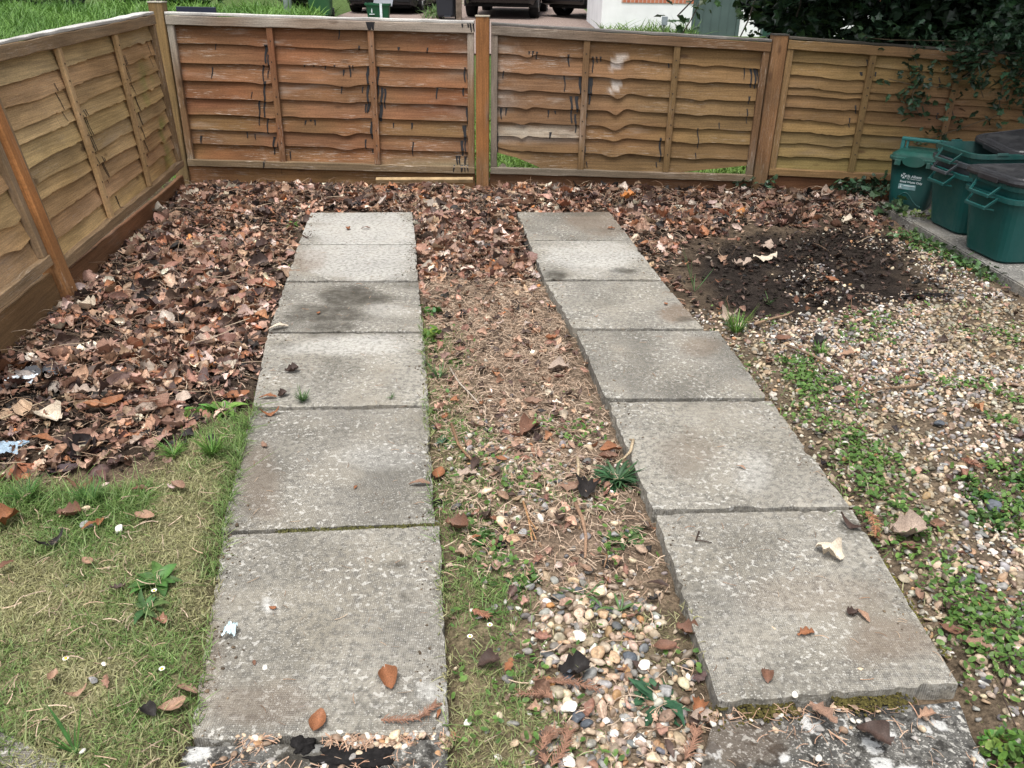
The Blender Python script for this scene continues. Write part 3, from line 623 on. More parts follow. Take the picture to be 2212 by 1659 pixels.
# ------------------------------------------------------------------ slabs
def slab(quad, label, group, fields=None, name='paving_slab', mat=None, top=0., n=30, rough=.0012, shrink=.002, bot=-.055, cat='paving slab', wavy=0.):
    Q = np.array([P(*q) for q in quad]); Q[:, 2] = top; c = Q.mean(0); Q = Q + (c - Q) / np.linalg.norm(c - Q, axis=1)[:, None] * shrink
    u = np.linspace(0, 1, n); e = np.minimum(u, 1 - u)
    u = np.where(u < .5, np.where(e < 1e-6, 0, u), u); uu, vv = np.meshgrid(u, u)
    XY = (Q[0] * (1 - uu[..., None]) + Q[1] * uu[..., None]) * (1 - vv[..., None]) + (Q[3] * (1 - uu[..., None]) + Q[2] * uu[..., None]) * vv[..., None]
    ed = np.minimum(np.minimum(uu, 1 - uu), np.minimum(vv, 1 - vv))
    seed = int(abs(c[0] * 1000) + abs(c[1] * 100)) % 97
    # chipped, slightly wandering rim
    dirc = (c - XY); dirc /= np.linalg.norm(dirc, axis=-1, keepdims=True) + 1e-9
    wob = (ed < 1e-6) * (.0015 + .004 * np.clip(vnoise(XY[..., 0] * 40, XY[..., 1] * 40, seed) - .6, 0, 1) * 8 + wavy * vnoise(XY[..., 0] * 14, XY[..., 1] * 14, seed))
    XY = XY + dirc * wob[..., None]
    XY[..., 2] += rough * (fbm(XY[..., 0] * 12, XY[..., 1] * 12, seed) - .5) * 2 - .003 * (ed < 1e-6)
    px, py, _ = J(XY.reshape(-1, 3)); col = np.zeros((n * n, 3))
    if fields:
        for (ch, fx, fy, rx, ry, amt) in fields:
            d = np.sqrt(((px - fx) / rx) ** 2 + ((py - fy) / ry) ** 2) + .8 * (fbm(XY[..., 0].ravel() * 9, XY[..., 1].ravel() * 9, seed + ch) - .5)
            col[:, ch] = np.maximum(col[:, ch], amt * sst(1.1, .55, d))
    i = np.arange(n * n).reshape(n, n); F = np.stack([i[:-1, :-1], i[1:, :-1], i[1:, 1:], i[:-1, 1:]], -1).reshape(-1, 4)
    per = np.concatenate([i[0, :-1], i[:-1, -1], i[-1, :0:-1], i[:0:-1, 0]]); V = XY.reshape(-1, 3); k = len(per)
    low = V[per].copy(); low[:, 2] = bot; V = np.concatenate([V, V[per], low]); a = n * n + np.arange(k); b = a + k
    S = np.stack([a, np.roll(a, -1), np.roll(b, -1), b], -1); col = np.concatenate([col, col[per], col[per]])
    me = npmesh(name, V - c, [F, S], col, smooth=True)
    for p_ in list(me.polygons)[len(F):]: p_.use_smooth = False
    o = link(name, me, mat or M_SLAB); o.location = c
    return tag(o, label, cat, group)
GL, GR = 'slabs of the left path', 'slabs of the right path'
slab(SLABS_L[0], 'smooth pale slab at the fence end of the left path, two orange leaves on it', GL, [(1, 780, 500, 160, 60, .55)])
slab(SLABS_L[1], 'second slab from the fence end of the left path, dark crumbs on its left edge', GL, [(2, 670, 565, 40, 30, .7), (1, 790, 560, 160, 50, .5)])
slab(SLABS_L[2], 'left path slab with the big dark damp stain across its middle', GL, [(0, 755, 640, 95, 26, .95), (0, 700, 678, 105, 26, .9), (0, 720, 705, 70, 18, .8), (0, 890, 617, 45, 12, .6), (1, 840, 672, 55, 18, .25)])
slab(SLABS_L[3], 'speckled left path slab just nearer than the damp-stained one', GL, [(0, 610, 745, 40, 10, .5), (0, 700, 722, 70, 12, .6), (0, 700, 800, 110, 30, .28), (1, 760, 745, 170, 26, .45)])
slab(SLABS_L[4], 'second nearest slab of the left path, mossy joint along its near edge', GL, [(1, 820, 985, 120, 30, .2), (2, 560, 1040, 60, 90, .45)])
slab(SLABS_L[5], 'nearest slab of the left path, carrying the large folded orange-brown leaf', GL, [(1, 578, 1308, 20, 18, .95), (0, 860, 1223, 28, 7, .95), (1, 940, 1490, 40, 25, .5), (2, 580, 1520, 160, 50, .4), (2, 440, 1400, 40, 150, .5), (0, 650, 1483, 8, 8, 1), (0, 940, 1390, 9, 9, .9), (0, 760, 1245, 7, 5, .9), (0, 912, 1212, 8, 5, .9), (0, 875, 1290, 6, 6, .8)])
slab(SLABS_R[0], 'brownish slab at the fence end of the right path', GR, [(2, 1300, 480, 90, 30, .6), (0, 1240, 462, 110, 7, .5)])
slab(SLABS_R[1], 'second slab from the fence end of the right path, two dark wet patches at its near edge', GR, [(0, 1200, 596, 34, 12, .95), (0, 1350, 586, 38, 9, .9), (1, 1280, 555, 120, 40, .45), (2, 1200, 500, 80, 10, .3)])
slab(SLABS_R[2], 'third slab from the fence end of the right path, dirt on its right corner', GR, [(2, 1465, 680, 50, 25, .8), (0, 1480, 690, 22, 8, .6)])
slab(SLABS_R[3], 'middle right path slab set slightly wider than the one above it', GR, [(2, 1510, 750, 50, 25, .5)])
slab(SLABS_R[4], 'second nearest slab of the right path with a pale worn patch', GR, [(1, 1630, 1020, 50, 55, .28), (2, 1480, 980, 80, 50, .3)])
slab(SLABS_R[5], 'nearest slab of the right path, scratched, with an orange leaf scrap', GR, [(2, 1930, 1390, 110, 60, .55), (2, 1760, 1290, 200, 60, .3), (0, 1835, 1140, 26, 18, .75), (1, 1560, 1255, 40, 20, .2), (0, 1470, 1130, 18, 10, .6)])
slab(ROUGH_L, 'dark crumbly concrete edge below the nearest left slab', None, [(0, 700, 1640, 150, 60, .8)], 'concrete_strip', M_ROUGH, -.006, 40, .006, .004, -.08, 'concrete strip', .01)
slab(ROUGH_R, 'black concrete strip blotched with white lichen below the right path', None, [(2, 1600, 1600, 120, 60, .5)], 'concrete_strip', M_ROUGH, -.022, 40, .006, .004, -.08, 'concrete strip', .012)
# concrete path the boxes stand on, right; broken kerb, left corner
def poly_slab(name, XY, z1, z0, mat):
    bm = bmesh.new(); vs = [bm.verts.new((x, y, z0)) for x, y in XY]; f = bm.faces.new(vs); r = bmesh.ops.extrude_face_region(bm, geom=[f])
    for v in r['geom']:
        if isinstance(v, bmesh.types.BMVert): v.co.z = z1
    bmesh.ops.recalc_face_normals(bm, faces=bm.faces[:]); bmesh.ops.bevel(bm, geom=bm.edges[:], offset=.006, segments=2, affect='EDGES')
    b = MB(); b.bm(bm, (0, 0, 0)); return b.build(name, mat)
tag(poly_slab('concrete_path', [(2.18, 5.0), (2.24, 3.47), (2.33, 2.2), (3.6, 2.2), (3.6, 5.0)], .015, -.08, M_PATHC), 'smooth grey concrete path edge under the recycling boxes', 'path', kind='structure')
A = P(-60, 1545); B = P(230, 1690); dk = (B - A) / np.linalg.norm(B - A); nk = np.array([-dk[1], dk[0], 0]); A = A - dk * .4; B = B + dk * .35
tag(poly_slab('kerb', [tuple((A + nk * .0)[:2]), tuple((A - nk * .055)[:2]), tuple((B - nk * .055)[:2]), tuple(B[:2])], .004, -.1, m_concrete('kerb_concrete', (.10, .095, .085))), 'old concrete edging strip across the lawn corner', 'kerb', kind='structure')

# ------------------------------------------------------------------ fence
def FB(u, h, n): u = np.asarray(u, float); return np.stack([u + 0 * n, 5.36 - .03 * u - n, h + 0 * u], -1)
LB0 = np.array([-2.11, 5.26, 0]); LU = np.array([.12278, -.99243, 0]); LN_ = np.array([.99243, .12278, 0])
def FL(u, h, n):
    u = np.asarray(u, float); l = np.radians(np.interp(u, [0, .7, 1.4, 2.1, 4.3], [2.2, 2.8, 6.4, 9.2, 9.2])); h = h + 0 * u; n = n + 0 * u
    hor = -np.sin(l) * h + np.cos(l) * n; z = np.cos(l) * h + np.sin(l) * n
    return LB0 + LU * u[..., None] + LN_ * hor[..., None] + np.array([0, 0, 1]) * z[..., None]
def FP(u, h, n):
    u = np.asarray(u, float); l = R(9.5); h = h + 0 * u; n = n + 0 * u
    return LB0 + LU * u[..., None] + LN_ * (-math.sin(l) * h + math.cos(l) * n)[..., None] + np.array([0, 0, 1]) * (math.cos(l) * h + math.sin(l) * n)[..., None]
def chsec(a0, a1, b0, b1, c=.004): return [(a0 + c, b0), (a1 - c, b0), (a1, b0 + c), (a1, b1 - c), (a1 - c, b1), (a0 + c, b1), (a0, b1 - c), (a0, b0 + c)]
def along(mb, M, u0, u1, hlo, hhi, n0, n1, colf, segs=60, seed=0, jit=.0015, uvo=0.):
    """a rail: runs along u; hlo/hhi functions of u"""
    us = np.linspace(u0, u1, segs); rings = []; cols = []; uvs = []
    for k, u in enumerate(us):
        a0, a1 = hlo(u), hhi(u); a1 = a1 + jit * 4 * (vnoise(u * 9, seed, seed) - .5); a0 = a0 + jit * 3 * (vnoise(u * 11, seed + 3, seed) - .5)
        s = np.array(chsec(a0, a1, n0, n1, .003)); rings.append(M(np.full(8, u), s[:, 0], s[:, 1])); cols.append(colf(np.full(8, u), s[:, 0])); uvs.append(np.stack([np.full(8, u + uvo), s[:, 0] + s[:, 1] * .5 + uvo * 3], 1))
    V = np.concatenate(rings); n = len(us); F = [[i * 8 + j, i * 8 + (j + 1) % 8, (i + 1) * 8 + (j + 1) % 8, (i + 1) * 8 + j] for i in range(n - 1) for j in range(8)]
    F = np.array(F); mb.add(V, [F, np.array([list(range(8))[::-1], [(n - 1) * 8 + j for j in range(8)]])], np.concatenate(cols), np.concatenate(uvs))
def upright(mb, M, u0, u1, h0, h1, n0, n1, colf, segs=14, uvo=0., shift=0., c=.003):
    hs_ = np.linspace(h0, h1, segs); rings, cols, uvs = [], [], []
    for h in hs_:
        s = np.array(chsec(u0, u1, n0, n1, c)); s[:, 0] += shift * (h - h0); rings.append(M(s[:, 0], np.full(8, h), s[:, 1])); cols.append(colf(s[:, 0], np.full(8, h))); uvs.append(np.stack([np.full(8, h + uvo), s[:, 0] + s[:, 1] * .5 + uvo * 3], 1))
    V = np.concatenate(rings); n = segs; F = np.array([[i * 8 + j, i * 8 + (j + 1) % 8, (i + 1) * 8 + (j + 1) % 8, (i + 1) * 8 + j] for i in range(n - 1) for j in range(8)])
    mb.add(V, [F, np.array([list(range(8))[::-1], [(n - 1) * 8 + j for j in range(8)]])], np.concatenate(cols), np.concatenate(uvs))
RB = np.array([.22, .094, .045]); OL = np.array([.225, .142, .062]); OR = np.array([.26, .115, .042]); GYW = np.array([.30, .265, .225]); GRN = np.array([.17, .19, .05]); BR = np.array([.185, .105, .054])
def c4(c, wth): return np.concatenate([c, np.broadcast_to(np.asarray(wth, float)[..., None], (*c.shape[:-1], 1))], -1)
def panel(M, label, u0, u1, top0, top1, bot0, bot1, hs, battens, colf, railf, seed, kinks=(), drips=(), rail_h=.052, brail=.042, stile=.04, amp=.006, special=None, capw=True, brough=0., batshift=0., capc=(.55, .53, .5)):
    lerp = lambda a, b: (lambda u: a + (b - a) * (np.asarray(u, float) - u0) / (u1 - u0))
    top, bot = lerp(top0, top1), lerp(bot0, bot1); r = np.random.default_rng(seed)
    pc = M(np.array([(u0 + u1) / 2]), np.array([0.]), np.array([0.]))[0]
    root = empty('garden_fence', pc, label, 'fence', 'panels of the garden fence')
    # waney-edge boards, top to bottom; hs = lower edges as a fraction between bottom rail (0) and top rail (1)
    def mk_edge(s, k):
        ph = r.uniform(0, 6.28, 6); a = amp * r.uniform(.6, 1.5); tl = r.uniform(-.006, .006); kj = [(ku + r.normal(0, .012), ka * r.uniform(.3, 1.35), kw * r.uniform(.7, 1.3)) for ku, ka, kw in kinks]
        def e(u):
            u = np.asarray(u, float); b_ = bot(u); t_ = top(u) - rail_h
            v = b_ + (t_ - b_) * s + a * (np.sin(u * 3.1 + ph[0]) + .6 * np.sin(u * 7.3 + ph[1]) + .35 * np.sin(u * 15 + ph[2])) + tl * (u - u0)
            for ku, ka, kw in kj: v = v - ka * np.exp(-((u - ku) / kw) ** 2) + .45 * ka * np.exp(-((u - ku - kw * 1.8) / (kw * 1.6)) ** 2)
            if brough: v = v + brough * (vnoise(u * 45, k + .5, seed) - .5) * (1 + 2 * (vnoise(u * 6, k + 7.5, seed) > .6))
            return v
        return e
    edges = [mk_edge(s, k) for k, s in enumerate(hs)]
    if special: edges = special(edges, bot)
    up = lambda k: (lambda u: top(u) - rail_h - .002) if k == 0 else edges[k - 1]
    N1 = .022
    def bn(k, u, h):
        hi = up(k)(u) + .03; lo = edges[k](u); return np.clip(.001 + N1 * (hi - h) / np.maximum(hi - lo, .02), 0, N1 + .002)
    mb = MB(); ub = np.linspace(u0 + .012, u1 - .012, 110); tr = np.linspace(0, 1, 6)
    for k in range(len(edges)):
        hi = up(k)(ub) + .03 if k else top(ub) - .01; lo = edges[k](ub); tint = r.uniform(.8, 1.18) * (1 + r.uniform(-.05, .05, 3)); uvo = r.uniform(0, 40); wth = r.uniform(.45, 1.3)
        rows, cols, uvs = [], [], []
        for q in tr: h = hi + (lo - hi) * q; rows.append((h, bn(k, ub, h)))
        rows.append((lo - .0005, bn(k, ub, lo) - .011)); rows.append((hi, np.full_like(ub, -.010)))
        V = np.concatenate([M(ub, h, n) for h, n in rows])
        for h, n in rows:
            cc = colf(ub, h); cc[:, :3] = cc[:, :3] * tint; cc[:, 3] *= wth; cols.append(cc); uvs.append(np.stack([ub + uvo, h + uvo * 1.7], 1))
        L = len(ub); nr = len(rows); i = np.arange(L * nr).reshape(nr, L); F = np.stack([i[:-1, :-1], i[1:, :-1], i[1:, 1:], i[:-1, 1:]], -1).reshape(-1, 4)
        Fe = np.stack([i[-1, :-1], i[0, :-1], i[0, 1:], i[-1, 1:]], -1); mb.add(V, [F, Fe], np.concatenate(cols), np.concatenate(uvs))
    mb.build('boards', M_WOOD, root)
    s = u0 + .0; e_ = u1
    mb = MB(); along(mb, M, s, e_, lambda u: top(u) - rail_h, lambda u: top(u), .014, .050, railf, seed=seed); mb.build('top_rail', M_WOOD, root)
    if capw:
        mb = MB(); along(mb, M, s, e_, lambda u: top(u) + .001, lambda u: top(u) + .016, -.03, .048, lambda u, h: c4(mix(np.array(capc), np.array(capc) * .6, vnoise(u * 9, seed, 4)), .3 + 0 * u), seed=seed + 9, jit=.001); mb.build('capping_strip', M_WOOD, root)
    mb = MB(); along(mb, M, s, e_, lambda u: bot(u) - brail, lambda u: bot(u), .014, .050, railf, seed=seed + 5, uvo=5); mb.build('bottom_rail', M_WOOD, root)
    for a, b in ((s, s + stile), (e_ - stile, e_)):
        mb = MB(); um = (a + b) / 2; upright(mb, M, a, b, float(bot(um)) + .001, float(top(um)) - rail_h - .001, .013, .044, lambda u, h: railf(u, h), uvo=r.uniform(0, 9)); mb.build('stile', M_WOOD, root)
    for ub_ in battens:
        t_, b_ = float(top(ub_)) - rail_h - .001, float(bot(ub_)) + .001
        tn = r.uniform(.85, 1.1); mb = MB(); upright(mb, M, ub_ - .019, ub_ + .019, b_, t_, .024, .045, lambda u, h: np.concatenate([colf(u, h)[:, :3] * tn, colf(u, h)[:, 3:] * .6], 1), uvo=r.uniform(0, 9), shift=batshift)
        for ed_ in edges:
            hn = float(ed_(ub_)) + .022 + r.uniform(-.006, .006); un = ub_ + r.uniform(-.006, .006)
            if b_ + .01 < hn < t_: q_ = np.array([(-.0035, -.0035), (.0035, -.0035), (.0035, .0035), (-.0035, .0035)]); mb.add(np.concatenate([M(un + q_[:, 0], hn + q_[:, 1], np.full(4, z_n)) for z_n in (.044, .0465)]), [np.array([[0, 1, 2, 3], [4, 5, 6, 7], [0, 1, 5, 4], [1, 2, 6, 5], [2, 3, 7, 6], [3, 0, 4, 7]])], (.035, .028, .024, 0))
        mb.build('batten', M_WOOD, root)
    if drips:
        for (ud, h0, h1, wd, du) in drips:
            mb = MB(); ns = max(8, int((h0 - h1) / .004)); hh = np.linspace(h0, h1, ns); t = np.linspace(0, 1, ns)
            uu = ud + du * t + .003 * np.sin(hh * 60 + ud * 30); ww = wd * (1 - .45 * t) * (.75 + .5 * vnoise(hh * 60, ud * 10, 3)); ww[0] *= 1.3; ww[-1] *= .25
            nn = np.empty(ns)
            for j in range(ns):
                k = 0
                while k < len(edges) - 1 and hh[j] < float(edges[k](uu[j])): k += 1
                nn[j] = bn(k, uu[j], hh[j]) + .0025
                if hh[j] > float(top(uu[j])) - rail_h or hh[j] < float(bot(uu[j])): nn[j] = .0515
            a = M(uu - ww / 2, hh, nn); c = M(uu, hh, nn + .0015); b = M(uu + ww / 2, hh, nn); V = np.stack([a, c, b], 1).reshape(-1, 3); i = np.arange(3 * ns).reshape(ns, 3)
            F = np.stack([i[:-1, :-1], i[1:, :-1], i[1:, 1:], i[:-1, 1:]], -1).reshape(-1, 4); mb.add(V, [F]); mb.build('tar_drip', M_TAR, root, smooth=True)
    return root
def z2(x, y): return ((640 + x * .31646) / 1.15732, y * .31646 / 1.15732)
def z3(x, y): return ((1200 + x * .34358) / 1.15732, y * .34358 / 1.15732)
def z4(x, y): return ((1860 + x * .31646) / 1.15732, y * .31646 / 1.15732)
def z1(x, y): return (x * .31646 / 1.15732, y * .31646 / 1.15732)
def dconv(lst, zf):
    out = []
    for (x, y0, y1, w_) in lst:
        a = PL(*zf(x, y0), (0, 5.35, 0), (.03, 1, 0)); b = PL(*zf(x, y1), (0, 5.35, 0), (.03, 1, 0)); out.append((a[0], a[2], b[2], w_ * .00125, b[0] - a[0]))
    return out
D2 = [(80, 350, 500, 14), (100, 430, 560, 8), (60, 510, 640, 10), (100, 560, 620, 8), (70, 640, 930, 12), (30, 790, 990, 9), (95, 930, 1060, 8), (145, 1080, 1220, 12), (180, 1080, 1190, 10), (655, 235, 310, 8), (905, 170, 236, 26), (935, 170, 236, 14), (815, 360, 400, 8), (910, 360, 420, 8), (1125, 370, 400, 10), (1355, 375, 425, 8), (885, 520, 890, 14), (915, 520, 680, 8), (965, 525, 780, 12), (745, 515, 610, 9), (770, 515, 560, 6), (550, 515, 550, 9), (620, 512, 530, 9), (460, 512, 530, 9), (380, 512, 530, 9), (690, 550, 600, 8), (995, 690, 960, 12), (1020, 700, 860, 10), (675, 680, 740, 9), (845, 685, 735, 8), (1430, 695, 780, 9), (1650, 530, 650, 10), (1675, 530, 630, 8), (1640, 690, 760, 9), (870, 820, 890, 10), (895, 820, 880, 10), (985, 830, 960, 14), (1670, 850, 980, 14), (1650, 990, 1110, 22), (1630, 1110, 1230, 16), (1655, 1110, 1220, 8), (915, 960, 1095, 14), (870, 1100, 1180, 9), (920, 1180, 1210, 6), (1230, 970, 1020, 10), (1090, 970, 1010, 8), (465, 945, 990, 8), (390, 950, 985, 8), (430, 945, 960, 10), (1240, 1120, 1235, 8), (1590, 1230, 1300, 12), (1610, 1230, 1300, 10), (1655, 1235, 1300, 12), (1565, 1300, 1350, 8), (1625, 1300, 1350, 14), (1650, 1300, 1350, 8), (1675, 1300, 1350, 8), (275, 1195, 1265, 8), (1700, 182, 250, 9), (1725, 182, 250, 9), (1630, 185, 215, 9), (1680, 185, 215, 9), (-345, 530, 620, 7), (-315, 345, 395, 6)]
# tar on the corner panel seen in the first close-up too
D2b = [(2115, 350, 480, 14), (2090, 640, 1060, 10), (2050, 790, 960, 8), (2060, 930, 985, 8), (2165, 1075, 1210, 10), (1715, 790, 880, 14), (1960, 505, 545, 7), (1910, 345, 390, 7), (1595, 1070, 1130, 9), (1955, 1040, 1090, 9), (2020, 1060, 1100, 7), (1990, 725, 780, 5), (1440, 630, 665, 6), (2095, 1265, 1320, 9)]
D3 = [(125, 515, 675, 10), (170, 515, 575, 8), (645, 395, 485, 8), (820, 410, 530, 8), (850, 410, 460, 8), (385, 370, 415, 8), (412, 375, 435, 8), (360, 372, 400, 8), (615, 548, 665, 8), (730, 560, 690, 14), (795, 565, 760, 16), (812, 568, 700, 9), (665, 700, 895, 12), (705, 700, 820, 18), (695, 830, 965, 10), (770, 825, 860, 14), (125, 785, 835, 10), (155, 785, 865, 10), (190, 785, 840, 8), (495, 800, 855, 8), (545, 805, 830, 8), (125, 905, 1030, 10), (98, 1015, 1130, 8), (113, 1015, 1100, 8), (128, 1015, 1105, 8), (1370, 460, 495, 8), (1310, 1000, 1180, 10), (760, 1060, 1165, 8), (1585, 930, 1080, 6), (1740, 890, 935, 6), (1565, 1110, 1160, 5), (1970, 500, 640, 10), (2000, 495, 645, 12), (2018, 500, 640, 8), (1920, 490, 580, 6), (1955, 700, 760, 8), (1940, 790, 900, 6), (1285, 1180, 1220, 6), (775, 1175, 1220, 6), (880, 410, 450, 8), (510, 960, 1010, 12)]
D4 = [(965, 470, 530, 6), (925, 568, 598, 16), (1035, 568, 605, 8), (1670, 590, 650, 10), (880, 830, 900, 8), (830, 930, 1010, 7), (270, 930, 1010, 7), (1525, 890, 945, 8), (1640, 862, 950, 5), (1540, 610, 690, 6)]
def col2(u, h):
    t = fbm(u * 2.2, h * 6, 12); c = mix(RB * np.array([1.0, 1, 1.02]), BR, np.clip(t * 1.3 - .35, 0, 1)); c = mix(c, OL, sst(.6, .85, fbm(u * 1.3, h * 3, 15)) * .5)
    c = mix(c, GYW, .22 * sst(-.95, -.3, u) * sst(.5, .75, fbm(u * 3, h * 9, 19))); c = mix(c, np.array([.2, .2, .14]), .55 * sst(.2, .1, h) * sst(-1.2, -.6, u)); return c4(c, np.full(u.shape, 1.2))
def rail2(u, h): return c4(mix(mix(BR, GYW, sst(.5, .9, h) * (.35 + .6 * vnoise(u * 4, h, 8))), np.array([.17, .15, .1]), .5 * sst(.2, .1, h)), 1.2 + 0 * u)
def col3(u, h):
    c = mix(BR * 1.02, OL * .85, sst(.1, 1.2, u + .4 * (fbm(u * 2, h * 5, 31) - .5))); c = mix(c, RB, .55 * sst(.5, .75, fbm(u * 1.6, h * 4, 33)) * sst(1.3, .2, u))
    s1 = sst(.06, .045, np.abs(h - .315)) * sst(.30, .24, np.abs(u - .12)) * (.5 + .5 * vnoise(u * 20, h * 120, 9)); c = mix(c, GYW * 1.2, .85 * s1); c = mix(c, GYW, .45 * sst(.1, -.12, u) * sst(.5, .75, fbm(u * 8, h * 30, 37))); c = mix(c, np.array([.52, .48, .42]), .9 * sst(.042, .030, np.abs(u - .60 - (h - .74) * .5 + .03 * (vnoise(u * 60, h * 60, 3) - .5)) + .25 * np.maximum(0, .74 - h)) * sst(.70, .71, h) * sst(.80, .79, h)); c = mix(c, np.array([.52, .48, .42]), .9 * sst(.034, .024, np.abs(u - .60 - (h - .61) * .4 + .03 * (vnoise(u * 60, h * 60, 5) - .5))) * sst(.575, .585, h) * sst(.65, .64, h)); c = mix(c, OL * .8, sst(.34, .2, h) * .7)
    return c4(c, 1.25 - .85 * sst(.1, 1.1, u))
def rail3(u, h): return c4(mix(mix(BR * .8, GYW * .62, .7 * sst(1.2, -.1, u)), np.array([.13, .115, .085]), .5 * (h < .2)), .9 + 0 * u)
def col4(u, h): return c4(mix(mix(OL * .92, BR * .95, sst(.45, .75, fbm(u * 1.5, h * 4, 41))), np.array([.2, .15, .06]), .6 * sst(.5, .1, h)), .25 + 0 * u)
def rail4(u, h): return c4(mix(BR, OL, vnoise(u * 3, h * 2, 6)), .5 + 0 * u)
HS9 = [.875, .735, .60, .475, .355, .245, .13, .012]
def gap3(edges, bot):
    o = edges[-1]
    def e(u):
        u = np.asarray(u, float); b = bot(u); f = np.interp(u, [-.2, -.12, .0, .1, .22, .8, 1.0, 1.2, 1.5, 1.6], [.10, .09, .06, .02, -.03, -.03, -.012, .024, .056, .062]); return b + f + .003 * np.sin(u * 14)
    p = edges[-2]
    def e2(u): return np.maximum(p(u), e(u) + .035)
    return edges[:-2] + [e2, e]
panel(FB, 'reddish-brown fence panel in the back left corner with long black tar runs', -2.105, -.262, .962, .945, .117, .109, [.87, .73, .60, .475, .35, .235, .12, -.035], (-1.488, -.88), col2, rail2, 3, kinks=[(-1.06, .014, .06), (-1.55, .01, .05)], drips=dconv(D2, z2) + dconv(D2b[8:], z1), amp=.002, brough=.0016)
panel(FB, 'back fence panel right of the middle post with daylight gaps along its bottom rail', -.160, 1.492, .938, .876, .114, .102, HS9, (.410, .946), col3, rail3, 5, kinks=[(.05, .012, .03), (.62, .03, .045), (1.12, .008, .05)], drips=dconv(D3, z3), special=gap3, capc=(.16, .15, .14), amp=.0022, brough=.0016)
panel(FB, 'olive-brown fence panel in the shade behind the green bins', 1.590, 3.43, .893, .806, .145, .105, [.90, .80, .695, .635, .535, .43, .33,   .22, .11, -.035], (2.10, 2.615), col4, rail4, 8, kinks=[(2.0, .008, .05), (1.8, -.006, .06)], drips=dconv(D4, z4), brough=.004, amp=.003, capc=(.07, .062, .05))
def colL(u, h):
    c = mix(OL * 1.65, np.array([.54, .365, .2]), fbm(u * 2, h * 5, 52)); c = mix(c, np.array([.22, .095, .04]), .9 * sst(.75, .2, u) * sst(.62, .25, h) * sst(.3, .55, fbm(u * 3, h * 3, 55)))
    c = mix(c, GRN * 1.2, .7 * sst(.2, .05, np.abs(u - .33)) * sst(.5, .7, fbm(u * 4, h * 6, 58))); return c4(c, .35 + 0 * u)
def railL(u, h): return c4(mix(np.array([.28, .195, .115]), np.array([.2, .13, .07]), vnoise(u * 3, h * 2, 16)), .6 + 0 * u)
def dl(lst):
    out = []
    for (u, h0, h1, wd, du) in lst: out.append((u, h0, h1, wd, du))
    return out
DL = dl([(.60, .60, .37, .014, .03), (.615, .37, .27, .009, .01), (1.28, .62, .42, .006, .015), (1.30, .62, .36, .007, .02), (1.33, .60, .45, .006, .0), (1.26, .40, .27, .007, .0), (1.24, .39, .3, .006, .01), (1.22, .2, .14, .012, 0), (.66, .8, .66, .006, 0), (.69, .8, .7, .005, 0), (.64, .8, .68, .004, 0), (1.5, .76, .6, .006, .0), (.62, .66, .6, .006, 0), (.2, .84, .7, .005, 0)])
HL = [.90, .79, .685, .585, .49, .395, .30, .205, .11, -.03]
panel(FL, 'left fence panel leaning outward between the corner and the orange post', .075, 2.06, .972, .933, .15, .135, HL, (.765, 1.405), colL, railL, 11, drips=DL, brough=.0035, amp=.0035, kinks=[(.3, .012, .05), (1.05, -.006, .25)])
panel(FL, 'nearest left fence panel cut off by the photo edge beyond the orange post', 2.145, 3.95, .93, .90, .185, .17, [.885, .77, .655, .53, .40, .26, .13, -.03], (2.7, 3.3), colL, railL, 17, brough=.002, amp=.01, kinks=[(2.25, .014, .08)])
def gboard(M, u0, u1, h0, h1a, h1b, label, colf, seed):
    mb = MB(); along(mb, M, u0, u1, lambda u: h0, lambda u: h1a + (h1b - h1a) * (u - u0) / (u1 - u0), .000, .024, colf, segs=50, seed=seed, uvo=seed)
    o = mb.build('gravel_board', M_WOOD); return tag(o, label, 'gravel board', 'boards along the foot of the fence')
gbc = lambda u, h: c4(mix(RB * .95, OL * .8, fbm(u * 2, h * 3, 71)), .7 + 0 * u)
gbc2 = lambda u, h: c4(mix(RB * .72, BR * .75, fbm(u * 2, h * 3, 72)), .3 + 0 * u)
gboard(FB, -2.12, -.26, -.08, .072, .064, 'brown board at the foot of the fence between corner and middle post', gbc, 1)
gboard(FB, -.165, 1.49, -.08, .070, .058, 'brown board at the foot of the fence panel with the daylight gaps', gbc2, 2)
gboard(FB, 1.60, 3.43, -.08, .100, .06, 'shaded board at the foot of the fence behind the ivy and caddy', gbc2, 3)
gboard(FL, .05, 2.065, -.06, .050, .078, 'reddish board at the foot of the left fence with grass growing behind it', lambda u, h: c4(mix(BR * 1.05, RB, fbm(u * 2, h * 3, 73)), .3 + 0 * u), 4)
gboard(FL, 2.142, 3.95, -.06, .115, .12, 'board at the foot of the left fence nearest the camera', lambda u, h: c4(mix(OL, BR, fbm(u * 2, h * 3, 74)), .3 + 0 * u), 5)
def post(M, uc, hw, h1, n0, n1, label, col, cap=None, h0=-.12, uvo=0.):
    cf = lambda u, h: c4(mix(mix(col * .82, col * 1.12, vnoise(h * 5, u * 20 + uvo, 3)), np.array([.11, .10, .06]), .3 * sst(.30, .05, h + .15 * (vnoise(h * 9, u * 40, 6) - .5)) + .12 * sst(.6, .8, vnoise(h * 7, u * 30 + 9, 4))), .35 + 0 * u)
    root = empty('fence_post', M(np.array([uc]), np.array([0.]), np.array([0.]))[0], label, 'fence post', 'posts of the garden fence')
    mb = MB(); upright(mb, M, uc - hw, uc + hw, h0, h1, n0, n1, cf, segs=20, uvo=uvo, c=.004); mb.build('shaft', M_WOOD, root)
    if cap:
        mb = MB(); upright(mb, M, uc - hw - .003, uc + hw + .003, h1 + .0005, h1 + .007, n0 - .003, n1 + .003, lambda u, h: c4(np.tile(np.array(cap), (len(u), 1)), 0 * u), segs=2, c=.002); mb.build('cap', M_WOOD, root)
    return root
